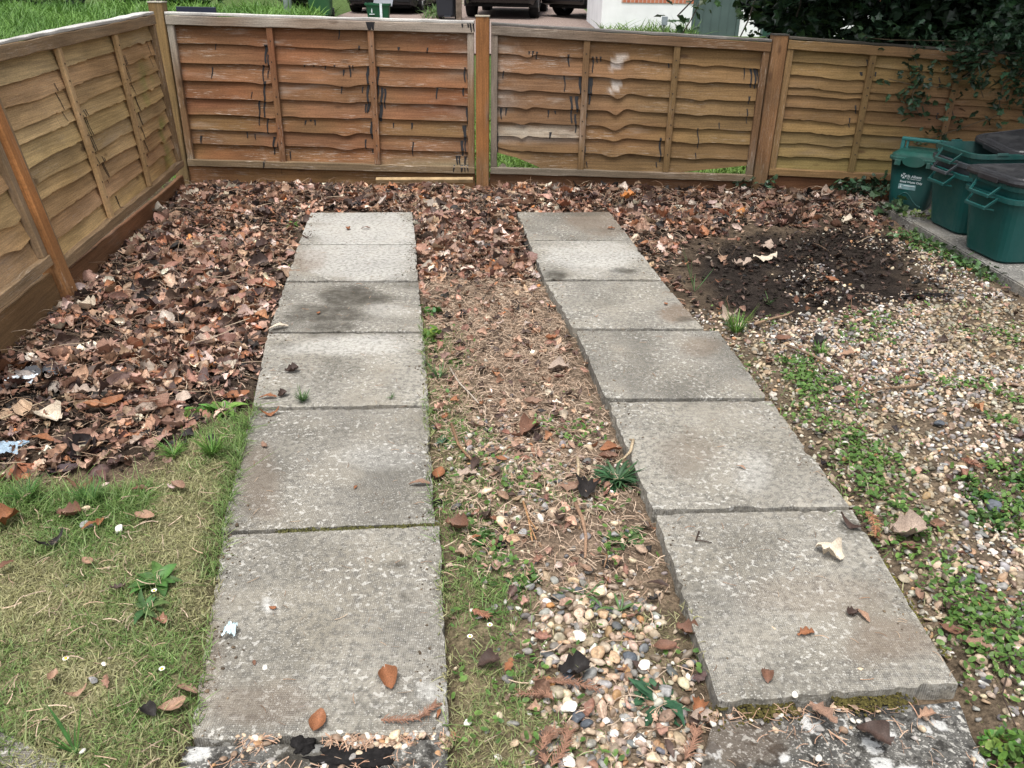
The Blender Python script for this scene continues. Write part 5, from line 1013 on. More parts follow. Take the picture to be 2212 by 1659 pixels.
# ------------------------------------------------------------------ single leaves, stones and twigs seen one by one
def zat(x, y):
    c = P(x, y); s_ = float(samp(sm, c[0], c[1])); return .003 if s_ > .5 and c[1] > 1.03 else float(gz(c[0], c[1])) + .014
def one_leaf(x, y, px, cname, kind, label, yaw=None, tilt=0):
    z_ = zat(x, y); c = P(x, y, z_); d = J(c[None])[2][0]; size = px * d / F_PX * 1.12
    v = {'oval': [0, 1, 2, 3, 4], 'narrow': [5, 6], 'lobed': [7, 8, 9, 10], 'crumple': [11, 12, 13, 14]}[kind]
    leaf_obj(c, size, cname, v[int(x + y) % len(v)], (R(tilt), 0, rng.uniform(0, 6.28) if yaw is None else R(yaw)), label)
for a in [(752, 495, 16, 'orange-brown', 'oval', 'small orange leaf on the slab at the far end of the left path'), (790, 494, 18, 'red-brown', 'narrow', 'thin curled leaf beside the small orange one on the farthest left slab', 10), (662, 513, 20, 'dark brown', 'narrow', 'thin dark leaf stalk near the left edge of the farthest left slab', 5),
    (688, 677, 11, 'orange-brown', 'oval', 'small orange leaf scrap on the damp slab'), (630, 803, 26, 'dark brown', 'crumple', 'dark crumpled leaf on the speckled left slab'), (578, 860, 34, 'orange-brown', 'narrow', 'orange curled leaf above the slab joint at left', 10), (583, 896, 36, 'orange-brown', 'narrow', 'orange pointed leaf just below the slab joint at left', 20), (610, 855, 22, 'dark brown', 'crumple', 'dark leaf beside the orange one by the slab joint', 60), (571, 963, 22, 'pinkish brown', 'lobed', 'small pinkish lobed leaf on the second nearest left slab'),
    (905, 1047, 42, 'pinkish brown', 'narrow', 'long pinkish leaf at the right edge of the second nearest left slab', 5), (948, 1027, 40, 'orange-brown', 'oval', 'orange leaf overhanging the right edge of the left path', 80), (768, 1053, 12, 'orange-brown', 'lobed', 'tiny orange leaf scrap on the second nearest left slab'), (838, 1468, 62, 'orange-brown', 'oval', 'large folded orange-brown leaf on the nearest left slab', 110), (687, 1563, 54, 'orange-brown', 'oval', 'upright brown oval leaf at the front edge of the nearest left slab', 85), (590, 1314, 16, 'orange-brown', 'oval', 'tan leaf scrap beside the white splash on the nearest left slab', 170), (549, 1431, 15, 'red-brown', 'lobed', 'small red-brown leaf scrap on the nearest left slab'), (948, 1542, 22, 'orange-brown', 'narrow', 'small orange scrap near the front right corner of the nearest left slab', 80), (403, 1491, 52, 'pinkish brown', 'narrow', 'long pinkish bark strip beside the nearest left slab', -18), (372, 1527, 52, 'tan', 'oval', 'tan pointed leaf on the lawn beside the nearest left slab', 35), (322, 1537, 40, 'blackish', 'crumple', 'black crumpled leaf on the lawn near the nearest slab'),
    (1319, 494, 15, 'orange-brown', 'lobed', 'orange leaf scrap on the far brownish right slab'), (1438, 657, 11, 'orange-brown', 'oval', 'small orange leaf on the third right slab'), (1287, 684, 10, 'tan', 'narrow', 'tiny tan leaf at the left edge of the third right slab'), (1740, 1369, 36, 'orange-brown', 'lobed', 'orange ragged leaf on the nearest right slab', 15), (1657, 1462, 34, 'red-brown', 'crumple', 'brown twisted leaf near the front of the nearest right slab', 80), (1862, 1330, 40, 'tan', 'narrow', 'narrow tan leaf on the nearest right slab', -70), (1842, 1327, 26, 'dark brown', 'crumple', 'dark leaf touching the narrow tan leaf on the right slab'), (1788, 1198, 54, 'pale cream', 'crumple', 'pale crumpled leaf on the nearest right slab', -50), (1838, 1137, 50, 'dark brown', 'narrow', 'dark seed pod shaped leaf near the right slab joint', -45),
    (1957, 1156, 72, 'grey-beige', 'crumple', 'ragged pale beige leaf on the gravel beside the nearest right slab', 5), (1966, 1186, 40, 'red-brown', 'oval', 'red-brown leaf just below the ragged beige leaf', -20), (1776, 1540, 60, 'pinkish brown', 'lobed', 'pink-brown leaf on the white-blotched concrete', -55), (1885, 1590, 66, 'dark brown', 'crumple', 'large dark rotted leaf on the white-blotched concrete', -35), (1900, 1615, 40, 'blackish', 'crumple', 'blackish leaf lump below the dark rotted leaf'),
    (1190, 733, 28, 'orange-brown', 'oval', 'orange leaf on the needles between the paths'), (1098, 768, 32, 'tan', 'lobed', 'tan curled leaf on the needles between the paths'), (1205, 798, 44, 'grey-beige', 'crumple', 'grey-beige leaf beside the right path'), (1150, 873, 38, 'pinkish brown', 'oval', 'pinkish oval leaf in the middle strip gravel', 10), (1268, 1060, 60, 'blackish', 'crumple', 'black folded leaf beside the dark weed tuft', 80), (1003, 1025, 46, 'grey-beige', 'lobed', 'grey-beige leaf in the middle strip by the left path', 10), (1026, 1006, 50, 'dark brown', 'narrow', 'dark curled leaf above the grey-beige one in the middle strip', 80), (1318, 973, 44, 'orange-brown', 'oval', 'upper orange leaf of the pair above the dark weed tuft', 10), (1312, 990, 38, 'red-brown', 'oval', 'lower red-brown leaf of the pair above the dark weed tuft', 5), (1143, 928, 56, 'red-brown', 'crumple', 'upright red-brown leaf in the middle of the middle strip', 60), (1230, 1052, 50, 'pinkish brown', 'lobed', 'pinkish leaf left of the black folded leaf', 20), (1082, 993, 24, 'orange-brown', 'oval', 'small orange leaf in the grass of the middle strip', -20), (960, 903, 22, 'orange-brown', 'lobed', 'orange leaf scrap by the right edge of the left path'),
    (1435, 1400, 46, 'red-brown', 'oval', 'red-brown oval leaf near the nearest right slab', 10), (1482, 1367, 44, 'red-brown', 'crumple', 'red-brown folded leaf touching the nearest right slab', -30), (1420, 1264, 42, 'dark brown', 'narrow', 'dark curled leaf in the gravel near the right path', -15), (1518, 1555, 54, 'grey-beige', 'oval', 'grey-beige leaf at the foot of the nearest right slab', 10), (1238, 1455, 62, 'blackish', 'crumple', 'big black rotted leaf on the gravel pile', 10), (1055, 1432, 46, 'dark brown', 'crumple', 'dark brown leaf beside the grass left of the gravel pile', 30), (1098, 1440, 34, 'orange-brown', 'lobed', 'orange leaf scrap near the grass left of the gravel pile', 70), (985, 1140, 46, 'red-brown', 'crumple', 'red-brown leaf beside the joint of the two nearest left slabs', -25), (1025, 1163, 26, 'orange-brown', 'narrow', 'orange pointed scrap near the clover clump', 30), (1510, 1530, 40, 'orange-brown', 'crumple', 'orange upright scrap against the nearest right slab', 70),
    (312, 1118, 42, 'tan', 'oval', 'tan crinkled leaf in the middle of the lawn'), (150, 1115, 44, 'red-brown', 'crumple', 'red-brown curled leaf at the left of the lawn', 0), (192, 1138, 34, 'orange-brown', 'narrow', 'orange curled leaf on the left of the lawn', 60), (218, 1128, 24, 'orange-brown', 'oval', 'small orange leaf right of the curled one on the lawn'), (12, 1130, 60, 'orange-brown', 'crumple', 'orange-brown leaf at the left edge of the lawn', 70), (110, 1175, 52, 'blackish', 'narrow', 'black twisted leaf standing in the lawn', 50), (303, 950, 40, 'grey-beige', 'lobed', 'pale lobed leaf at the foot of the leaf heap'), (88, 952, 56, 'orange-brown', 'narrow', 'long orange leaf at the foot of the leaf heap', -10), (100, 903, 66, 'pale cream', 'crumple', 'whitish crumpled leaf at the near side of the leaf heap', -20), (175, 1052, 50, 'red-brown', 'narrow', 'brown leaf along the top edge of the lawn', 5), (300, 1060, 40, 'red-brown', 'narrow', 'brown leaf flat on the bare strip above the lawn', 10), (385, 1052, 36, 'pinkish brown', 'oval', 'pinkish leaf between lawn and left path', -30), (8, 1228, 44, 'red-brown', 'narrow', 'red-brown leaf on the lawn at the left photo edge', 70), (190, 1215, 30, 'tan', 'oval', 'tan leaf lower in the lawn'), (115, 1463, 30, 'tan', 'oval', 'pale tan leaf at the lower left of the lawn'), (165, 1500, 40, 'tan', 'narrow', 'cream leaf on the lower lawn', 35),
    (1835, 765, 40, 'tan', 'lobed', 'tan leaf on the gravel right of the right path', 5), (1768, 745, 34, 'blackish', 'crumple', 'black leaf lump on the gravel', 40), (1690, 735, 36, 'red-brown', 'oval', 'red-brown leaf on the gravel near the right path', 15), (1572, 690, 40, 'grey-beige', 'crumple', 'whitish crumpled leaf above the bright grass tuft', 60), (2108, 1392, 56, 'pinkish brown', 'lobed', 'brown pointed leaf on the gravel at lower right', -30), (2052, 1362, 44, 'red-brown', 'oval', 'red-brown leaf on the weeds at lower right', -20), (2000, 1545, 40, 'tan', 'lobed', 'tan leaf beside the white-blotched concrete', 20), (1985, 1290, 34, 'pinkish brown', 'lobed', 'pinkish leaf beside the nearest right slab edge', 80), (2165, 1325, 30, 'tan', 'oval', 'tan leaf on the gravel near the right photo edge'), (1650, 560, 50, 'pale cream', 'lobed', 'pale cream leaf heap member on the dark mulch', 20), (1655, 535, 46, 'grey-beige', 'lobed', 'grey-beige leaf topmost of the pale cluster on the mulch', 60), (1600, 575, 46, 'grey-beige', 'lobed', 'grey-beige leaf left of the pale cluster on the mulch', 30), (1560, 560, 34, 'tan', 'lobed', 'tan lobed leaf on the mulch right of the right path', 70), (1795, 608, 28, 'orange-brown', 'oval', 'small orange leaf alone on the black mulch', -50), (1085, 390, 60, 'pale cream', 'crumple', 'large whitish leaf against the fence right of the middle post', 30), (1355, 430, 30, 'bright orange', 'crumple', 'bright yellow-orange scrap in the litter under the back fence', 10), (1835, 480, 30, 'pale cream', 'crumple', 'white crumpled leaf in front of the caddy', 20), (1790, 425, 44, 'grey-beige', 'crumple', 'pale crumpled leaf under the shaded fence', 40), (1600, 1010, 20, 'tan', 'narrow', 'small tan strip on the second nearest right slab', -40), (1185, 1600, 40, 'pinkish brown', 'crumple', 'pinkish leaf at the bottom edge between the paths', 50), (1120, 985, 26, 'pinkish brown', 'lobed', 'small pinkish scrap in the middle gravel', 30), (1870, 1690, 40, 'tan', 'oval', 'tan leaf at the bottom edge on the concrete', 0), (185, 668, 44, 'pale cream', 'crumple', 'white curled leaf in the left part of the leaf heap', -20), (340, 460, 36, 'pale cream', 'crumple', 'whitish leaf in the litter near the left fence corner', 30), (330, 660, 44, 'pale cream', 'narrow', 'long whitish leaf in the middle of the leaf heap', 0), (600, 710, 40, 'pale cream', 'narrow', 'pale narrow leaf at the edge of the damp slab', 30), (240, 875, 54, 'orange-brown', 'oval', 'orange-brown oval leaf at the near side of the leaf heap', 60), (300, 875, 46, 'red-brown', 'oval', 'red-brown oval leaf at the near side of the leaf heap', 0), (320, 890, 60, 'grey-beige', 'oval', 'large grey-beige leaf at the near right side of the leaf heap', 30), (175, 850, 52, 'grey-beige', 'lobed', 'lobed beige leaf at the near left side of the leaf heap', 10), (510, 860, 50, 'orange-brown', 'oval', 'orange leaf in the grass left of the slab joint', 30)]:
    one_leaf(a[0], a[1], a[2], a[3], a[4], a[5], a[6] if len(a) > 6 else None)
for a in [(185, 985, 60, (.075, .042, .045), 'oval', 'flat purplish wet leaf at the foot of the leaf heap'), (140, 1020, 50, (.06, .038, .042), 'oval', 'flat dark purple leaf on the bare strip above the lawn'), (220, 1030, 46, (.11, .06, .05), 'narrow', 'flat reddish wet leaf on the bare strip above the lawn'), (250, 1000, 40, (.1, .06, .055), 'oval', 'flat maroon leaf right of the purplish wet leaf')]:
    z_ = zat(a[0], a[1]) - .006; c = P(a[0], a[1], z_); d = J(c[None])[2][0]; leaf_obj(c, a[2] * d / F_PX * 1.12, 'red-brown', 0 if a[4] == 'oval' else 5, (0, 0, rng.uniform(0, 6.28)), a[5], a[3])
PM = []
for i, (tv, tf, tc) in enumerate([peb_t(40 + i, 3) for i in range(5)]):
    me = npmesh('pebble', tv, tf, np.repeat(tc[:, None], 3, 1)); me.materials.append(M_PEB1); PM.append(me)
def one_peb(x, y, px, cname, label, name='pebble', cat='pebble'):
    z_ = zat(x, y); c = P(x, y, z_); d = J(c[None])[2][0]; s_ = px * d / F_PX * .85; c = P(x, y, z_ - .008 + s_ * .2)
    o = bpy.data.objects.new(name, PM[int(x + y) % 5]); COL.objects.link(o); o.location = c; o.scale = (s_,) * 3; o.rotation_euler = (rng.normal(0, .3), rng.normal(0, .3), rng.uniform(0, 6)); o.color = (*PC[cname], 1); tag(o, label, cat, 'loose pebbles')
for a in [(258, 1143, 27, 'white', 'white shell-like stone in the lawn'), (186, 1133, 32, 'grey', 'flat grey stone in the left of the lawn'), (225, 1434, 13, 'white', 'small white round pebble in the lower lawn'), (200, 1470, 22, 'grey', 'grey stone beside the cream leaf in the lower lawn'), (185, 1100, 26, 'cream', 'cream stone under the leaf heap at the lawn'), (178, 1622, 16, 'white', 'blue-white pebble near the edging strip'), (210, 1672, 20, 'cream', 'cream pebble at the bottom edge of the lawn'), (558, 1421, 13, 'orange-brown', 'orange pebble on the left side of the nearest left slab'), (573, 1443, 18, 'white', 'white pebble on the left side of the nearest left slab'), (1018, 1318, 11, 'white', 'white crumb of stone right of the nearest left slab'), (797, 1278, 10, 'white', 'tiny white pebble on the nearest left slab'), (508, 1551, 12, 'white', 'white chip near the front left of the nearest left slab'),
    (1145, 1267, 22, 'grey', 'flat grey pebble left of the gravel pile'), (1190, 1308, 24, 'orange-brown', 'orange pebble left of the gravel pile'), (1252, 1272, 26, 'dark slate', 'dark round pebble at the top of the gravel pile'), (1298, 1280, 34, 'cream', 'large cream pebble near the top of the gravel pile'), (1305, 1325, 34, 'tan', 'large tan angular pebble in the gravel pile'), (1250, 1325, 30, 'pale pinkish', 'pale pinkish pebble in the gravel pile'), (1273, 1328, 28, 'cream', 'cream round pebble beside the pinkish one'), (1250, 1375, 34, 'white', 'white flat pebble in the middle of the gravel pile'), (1290, 1410, 40, 'tan', 'long tan pebble in the gravel pile'), (1325, 1420, 34, 'tan', 'oval tan pebble right of the long one'), (1360, 1418, 34, 'dark slate', 'dark slate pebble on the right of the gravel pile'), (1228, 1460, 34, 'dark slate', 'dark slate pebble left of the black leaf'), (1358, 1463, 28, 'brown', 'round brown pebble on the gravel pile'), (1190, 1472, 28, 'orange-brown', 'orange pebble left of the conifer sprig'), (1393, 1440, 34, 'white', 'black and white flint beside the right slab'), (1440, 1490, 40, 'grey', 'long grey pebble near the nearest right slab'), (1420, 1495, 28, 'tan', 'round tan pebble near the nearest right slab'), (1230, 1530, 42, 'white', 'white flint on the lower gravel pile'), (1250, 1550, 40, 'dark slate', 'dark mottled flint on the lower gravel pile'), (1268, 1565, 34, 'dark slate', 'black round flint on the lower gravel pile'), (1300, 1532, 36, 'pale pinkish', 'pale round pebble on the lower gravel pile'), (1380, 1600, 34, 'white', 'white elongated pebble low on the gravel pile'), (1415, 1640, 44, 'cream', 'cream flat pebble at the bottom edge'), (855, 1588, 30, 'cream', 'yellow-cream pebble in front of the nearest left slab'), (735, 1580, 18, 'white', 'mottled pebble in front of the nearest left slab'), (1010, 1560, 20, 'white', 'white pebble at the corner of the nearest left slab'), (1225, 1645, 40, 'white', 'blue-white flint at the bottom edge of the photo'), (1670, 1357, 14, 'cream', 'cream chip on the nearest right slab'), (1860, 1447, 16, 'cream', 'pale pebble pair on the nearest right slab'), (1718, 1500, 16, 'white', 'white chip near the front of the nearest right slab'), (1760, 1525, 22, 'grey', 'pale grey stone on the concrete by the pink leaf'), (2150, 1095, 40, 'dark slate', 'dark slate flint on the right gravel'), (2030, 915, 26, 'dark slate', 'blue-grey pebble in the gravel by the creepers'), (1110, 1140, 22, 'white', 'white pebble in the upper middle gravel'), (1083, 1125, 30, 'cream', 'cream flint in the upper middle gravel'), (1330, 1155, 24, 'grey', 'grey pebble beside the dandelion rosette'), (1130, 1150, 24, 'grey', 'grey flat pebble beside the twig in the middle strip'), (1075, 430, 18, 'grey', 'blue-grey stone in the litter beside the middle post'), (1055, 430, 18, 'orange-brown', 'orange stone in the litter beside the middle post')]: one_peb(*a)
def twig(pts, rad, col, label, name='twig', side=()):
    V = []; 
    for (x, y) in pts: V.append(P(x, y, zat(x, y) + rad))
    mb = MB(); n = len(V); mb.tube(V, [rad * (1 - .45 * i / (n - 1)) for i in range(n)], col, 6)
    for s_ in side: mb.tube([P(x, y, zat(x, y) + rad + .006) for x, y in s_], rad * .5, col, 5)
    tag(mb.build(name, M_TWIG, smooth=True), label, 'twig', 'fallen twigs')
TWC, TWP, TWD = (.2, .12, .07), (.42, .33, .22), (.05, .035, .028)
twig([(972, 795), (990, 825), (1015, 850), (1035, 872)], .0035, (.4, .35, .29), 'grey bare twig near the left path in the middle strip')
twig([(975, 915), (990, 960), (1010, 985), (1030, 1003)], .005, TWC, 'tan twig in the left part of the middle strip')
twig([(1243, 1088), (1258, 1120), (1266, 1160), (1264, 1205)], .006, (.27, .17, .11), 'thick brown twig lying towards the camera in the middle gravel')
twig([(1130, 1083), (1142, 1120), (1148, 1160), (1150, 1170)], .0035, (.35, .2, .1), 'orange forked twig in the upper middle gravel', side=[[(1142, 1120), (1160, 1145)], [(1145, 1135), (1158, 1165)]])
twig([(1248, 990), (1250, 1010), (1248, 1030)], .006, TWP, 'short pale stick standing in the middle gravel')
twig([(1368, 950), (1362, 975), (1348, 990), (1330, 1000)], .005, TWP, 'pale curved stick above the dark weed tuft against the right path')
twig([(1250, 930), (1270, 935), (1285, 928)], .006, TWP, 'bone-coloured twig stub in the upper middle strip')
twig([(1510, 1148), (1503, 1168), (1515, 1168), (1538, 1172)], .0022, TWD, 'thin black angular twig on the nearest right slab', side=[[(1506, 1158), (1514, 1160)]])
twig([(1700, 745), (1760, 770), (1800, 790), (1835, 812)], .006, (.2, .14, .1), 'brown stick on the gravel near the right path')
twig([(1990, 830), (1960, 835), (1920, 838), (1880, 842)], .006, (.22, .15, .1), 'grey root-like stick lying on the right gravel', side=[[(1930, 838), (1900, 820)], [(1910, 838), (1880, 850)], [(1900, 839), (1870, 826)]])
twig([(1870, 830), (1855, 845), (1850, 870), (1852, 880)], .004, TWC, 'thin brown stick on gravel beside the creepers')
twig([(1080, 555), (1120, 580), (1150, 596)], .006, (.17, .1, .07), 'dark curved bark strip right of the second left slab')
twig([(910, 640), (950, 650), (985, 672)], .004, (.15, .09, .06), 'dark stick beside the damp slab')
twig([(0, 648), (18, 660), (30, 690), (45, 735)], .003, TWP, 'pale creeper stalk at the left photo edge by the fence')
twig([(2, 905), (60, 880), (120, 860), (170, 850)], .0025, TWP, 'straw stalk across the near left litter')
twig([(325, 880), (315, 905), (322, 935), (345, 945)], .0025, TWP, 'bent pale stalk by the near side of the leaf heap')
twig([(1630, 700), (1660, 690), (1700, 680), (1715, 672)], .006, (.25, .17, .11), 'brown stick at the front of the mulch')
twig([(2190, 1400), (2165, 1500), (2195, 1570)], .002, TWD, 'thin dark stalk on the right gravel near the photo edge')
twig([(1300, 1195), (1312, 1200), (1305, 1225)], .003, TWC, 'small brown stalk beside the gravel pile')
def sprig(pts, n, L, col, label):
    V = [P(x, y, zat(x, y) + .006) for x, y in pts]; mb = MB(); mb.tube(V, .002, col, 5)
    for k in range(n):
        t = (k + .5) / n * (len(V) - 1); i = min(int(t), len(V) - 2); p = V[i] * (1 - (t - i)) + V[i + 1] * (t - i); d = V[i + 1] - V[i]; d = d / np.linalg.norm(d); s_ = np.array([-d[1], d[0], 0]) * (1 if k % 2 else -1)
        e = p + (d * .75 + s_ * rng.uniform(.5, .9) + np.array([0, 0, rng.uniform(0, .5)])) * L * rng.uniform(.6, 1.1); mb.tube([p, (p + e) / 2 + np.array([0, 0, .002]), e], [.0012, .001, .0006], tuple(np.array(col) * rng.uniform(.8, 1.25)), 4)
    tag(mb.build('conifer_sprig', M_TWIG), label, 'conifer sprig', 'dry conifer sprigs')
SP = (.235, .13, .088)
sprig([(823, 1555), (865, 1555), (905, 1553), (925, 1535), (942, 1522)], 60, .014, SP, 'dry conifer sprig at the front edge of the nearest left slab')
sprig([(1150, 1468), (1200, 1472), (1245, 1476), (1290, 1490)], 60, .016, SP, 'dry conifer sprig across the gravel pile by the black leaf')
sprig([(1178, 1650), (1172, 1620), (1180, 1590), (1200, 1575)], 50, .018, SP, 'dry conifer sprig at the bottom edge between the paths')
sprig([(1190, 1655), (1215, 1625), (1225, 1595), (1230, 1580)], 50, .018, SP, 'dry conifer sprig right beside the one at the bottom edge')
sprig([(1020, 1318), (1035, 1325), (1055, 1333)], 36, .014, (.29, .14, .09), 'short reddish conifer sprig near the pair of daisies')
sprig([(2075, 990), (2090, 998), (2120, 1010)], 36, .018, (.25, .12, .08), 'reddish conifer sprig on the right gravel')
sprig([(1870, 1105), (1885, 1120), (1892, 1140), (1890, 1160)], 46, .02, (.32, .16, .09), 'curled conifer sprig beside the nearest right slab')
sprig([(1195, 1510), (1180, 1500), (1120, 1498)], 40, .014, SP, 'dry conifer sprig under the gravel pile near the grass')
sprig([(1480, 1640), (1500, 1600), (1505, 1575)], 46, .018, SP, 'dry conifer sprig at the foot of the nearest right slab')
# dark soil clods and scraps of litter plastic
def clod(x, y, rx, ry, hh, label, col=(.012, .011, .011), seed=1):
    bm = bmesh.new(); bmesh.ops.create_icosphere(bm, subdivisions=4, radius=1); c = P(x, y, zat(x, y) - .018 if y < 1590 else -.010); d = J(c[None])[2][0] / F_PX
    V = np.array([v.co[:] for v in bm.verts]); f = 1 + .55 * (fbm(V[:, 0] * 2.5 + 5, V[:, 1] * 2.5 + V[:, 2] * 3, seed) - .5) * 2 + .18 * (fbm(V[:, 0] * 9 + 5, V[:, 1] * 9 + V[:, 2] * 9, seed + 3) - .5) * 2; V = V * f[:, None] * np.array([rx * d, ry * d * 1.25, hh])
    F = np.array([[v.index for v in q.verts] for q in bm.faces]); bm.free()
    o = link('soil_clod', npmesh('soil_clod', V, [F], np.tile(np.array(col), (len(V), 1)) * (.7 + .8 * fbm(V[:, 0] * 90, V[:, 1] * 90, 4))[:, None]), M_BARK); o.location = c; tag(o, label, 'soil clod')
clod(770, 1640, 95, 26, .010, 'wide black soil clod on the concrete below the nearest left slab')
clod(655, 1612, 24, 20, .012, 'small black soil clod left of the wide one', seed=5)
clod(1062, 1178, 26, 14, .008, 'small black clod near the clover clump in the middle strip', seed=7)
clod(2010, 640, 60, 12, .012, 'dark clod at the right end of the mulch', seed=9)
clod(1130, 605, 40, 9, .012, 'dark damp clod in the needles right of the second left slab', seed=11)
clod(955, 1085, 20, 10, .008, 'dark blue-black scrap at the edge of the left path', seed=13)
def film(x, y, wpx, hpx, label, col, seed, alpha=.0):
    c = P(x, y, zat(x, y) + .012); d = J(c[None])[2][0] / F_PX; n = 16; u, v = np.meshgrid(np.linspace(-.5, .5, n), np.linspace(-.5, .5, n)); rr = np.random.default_rng(seed)
    r_ = 1 - .5 * (vnoise(u * 5 + seed, v * 5, seed)); X = u * wpx * d * r_ * 1.2; Y = v * hpx * d * 1.8 * r_; Zz = .02 * (fbm(u * 6 + seed, v * 6, seed)) + .0012 * rr.standard_normal(u.shape)
    i = np.arange(n * n).reshape(n, n); F = np.stack([i[:-1, :-1], i[1:, :-1], i[1:, 1:], i[:-1, 1:]], -1).reshape(-1, 4)
    k = NT('film_' + str(seed), .25, .5).color(col)
    if alpha: k.b.inputs['Transmission Weight'].default_value = alpha
    o = link('plastic_scrap', npmesh('plastic_scrap', np.stack([X, Y, Zz], -1).reshape(-1, 3), [F]), k.m); o.location = c - np.array([0, 0, .006]); tag(o, label, 'plastic scrap')
film(20, 968, 70, 34, 'crumpled blue translucent plastic scrap at the left photo edge', (.35, .48, .6), 3, .25)
film(48, 818, 60, 24, 'white and blue crumpled wrapper in the near left litter', (.6, .68, .75), 4)
film(498, 1360, 26, 26, 'pale blue paper scrap on the left side of the nearest left slab', (.55, .68, .72), 5)
film(95, 800, 90, 26, 'dark grey plastic sheet half buried in the near left litter', (.07, .075, .085), 6)
# ------------------------------------------------------------------ beyond the fence
def gsheet(name, poly, label, mat, dz=.006):
    bm = bmesh.new(); xs = [p[0] for p in poly]; f = bm.faces.new([bm.verts.new((x, y, float(tz(y)) + dz)) for x, y in poly]); b = MB(); b.bm(bm, (.3, .25, .22)); o = b.build(name, mat); tag(o, label, name, kind='structure'); return o
def m_drive():
    k = NT('driveway_gravel', .9, .15); g_ = k.geo(); c = k.mixc(k.ramp(k.noise(g_, 9, 4), .3, .7), (.30, .245, .215), (.42, .36, .32)); c = k.mixc(k.ramp(k.voro(g_, 45), .2, .5), c, (.2, .15, .13)); k.color(c); return k.m
gsheet('driveway', [(-4.05, 13), (1.75, 13), (1.75, 60), (-4.05, 60)], 'pale pinkish gravel driveway beyond the back fence', m_drive())
def tuftf(name, boxes, dens, h0, h1, label, dark=(.06, .14, .025), light=(.15, .28, .055), kind='stuff'):
    X, Y = [], []
    for (x0, x1, y0, y1) in boxes: n = int(dens * (x1 - x0) * (y1 - y0)); X.append(rng.uniform(x0, x1, n)); Y.append(rng.uniform(y0, y1, n))
    x, y = np.concatenate(X), np.concatenate(Y); n = len(x); cc = mix(np.array(dark), np.array(light), np.clip(fbm(x * 1.4, y * 1.4, 5) * 1.6 - .3 + .4 * (rng.random(n) - .5), 0, 1)); h = rng.uniform(h0, h1, n) * (.5 + fbm(x * 2, y * 2, 8)); wd = np.maximum(.07, .012 * y)
    o = scatter(name, BL, np.stack([x, y, tz(y) - .01], 1), rotm(rng.uniform(0, 6.28, n), rng.normal(.1, .3, n), rng.normal(0, .3, n)), np.stack([h, wd, h], 1), cc, M_GREEN); return tag(o, label, 'grass', kind=kind)
tuftf('verge_grass', [(-13, -4.15, 10, 20.5), (-9, -2.4, 5.4, 10)], 520, .14, .34, 'long rough green grass growing outside the left fence')
tuftf('outer_turf', [(-1.2, 3.6, 5.42, 7.6), (-2.4, -2.2, 2.6, 5.4)], 2600, .03, .07, 'short bright turf seen through the gaps under the fence', (.10, .2, .035), (.2, .32, .07))
tuftf('wall_grass', [(1.5, 3.3, 16.3, 17.0)], 500, .10, .3, 'bright tufted grass along the foot of the white wall', (.07, .14, .03), (.16, .26, .06))
tuftf('kerb_weeds', [(-2.15, -1.65, 19.8, 26)], 160, .1, .3, 'green weeds along the strip between the parked cars', (.05, .10, .03), (.11, .19, .05))
def at(x, y, dz=0): return (x, y, float(tz(y)) + dz)
# lamp post, green bin, black bin, wooden post, small crate
root = empty('lamp_post', at(-4.88, 19.2), 'pale grey lamp post in the long grass beyond the corner', 'lamp post'); mb = MB(); mb.tube([(0, 0, -.1), (0, 0, 1.0), (0, 0, 1.05), (0, 0, 5)], [.085, .085, .055, .045], None, 12); MG = m_plain('galvanised_grey', (.42, .45, .48), .5, .4, 6, .1); mb.build('column', MG, root, smooth=True, local=True); mb = MB(); mb.tube([(0, 0, 4.98), (0, .3, 5.12), (0, .7, 5.15)], .03, None, 8); mb.build('arm', MG, root, smooth=True, local=True); mb = MB(); mb.loft([rrect(.16, .5, .06, -.05, cy=.8), rrect(.2, .56, .08, 0, cy=.8), rrect(.12, .45, .05, .06, cy=.8)]); o = mb.build('lantern', MG, root, smooth=True, local=True); o.location = (0, 0, 5.15)
def wheelie(loc, rz, label, mat, Wd=.5, D=.6, Hh=.98, sticker=False, s=1.):
    root = empty('wheelie_bin', loc, label, 'wheelie bin', None, rz); mb = MB(); mb.loft([rrect(Wd * .76, D * .62, .05, .06, cy=.02), rrect(Wd * .8, D * .68, .05, .1, cy=.02), rrect(Wd * .97, D * .95, .05, Hh - .06), rrect(Wd * 1.03, D, .06, Hh - .05), rrect(Wd * 1.03, D, .06, Hh)]); mb.build('body', mat, root, smooth=False, local=True)
    mb = MB(); mb.loft([rrect(Wd * 1.06, D * 1.05, .07, Hh + .002), rrect(Wd * 1.06, D * 1.05, .07, Hh + .03), rrect(Wd * .9, D * .85, .06, Hh + .075)]); mb.build('lid', mat, root, local=True)
    for sx in (-1, 1):
        mb = MB(); mb.tube([(sx * Wd * .34, D * .33, .1), (sx * Wd * .46, D * .33, .1)], .1, None, 18); mb.build('wheel', M_BLACK, root, smooth=False, local=True)
    mb = MB(); mb.tube([(-Wd * .42, D * .55, Hh - .03), (Wd * .42, D * .55, Hh - .03)], .017, None, 8); mb.build('handle', mat, root, local=True)
    mb = MB(); mb.box((-.012, -D * .36 - .03, .06), (Wd * .3, -D * .3, .085), None, .006); mb.build('foot_bar', mat, root, local=True)
    if sticker:
        mb = MB(); mb.box((-.02, -D * .47, Hh - .43), (.15, -D * .40, Hh - .33), (.55, .66, .8), .002); mb.build('sticker', M_STICK, root, local=True)
    return root
wheelie(at(-4.26, 19.55), R(6), 'tall green wheelie bin by the long grass beyond the back fence', m_plain('wheelie_green', (.03, .10, .04), .45, .4, 4, .1), .56, .66, 1.05)
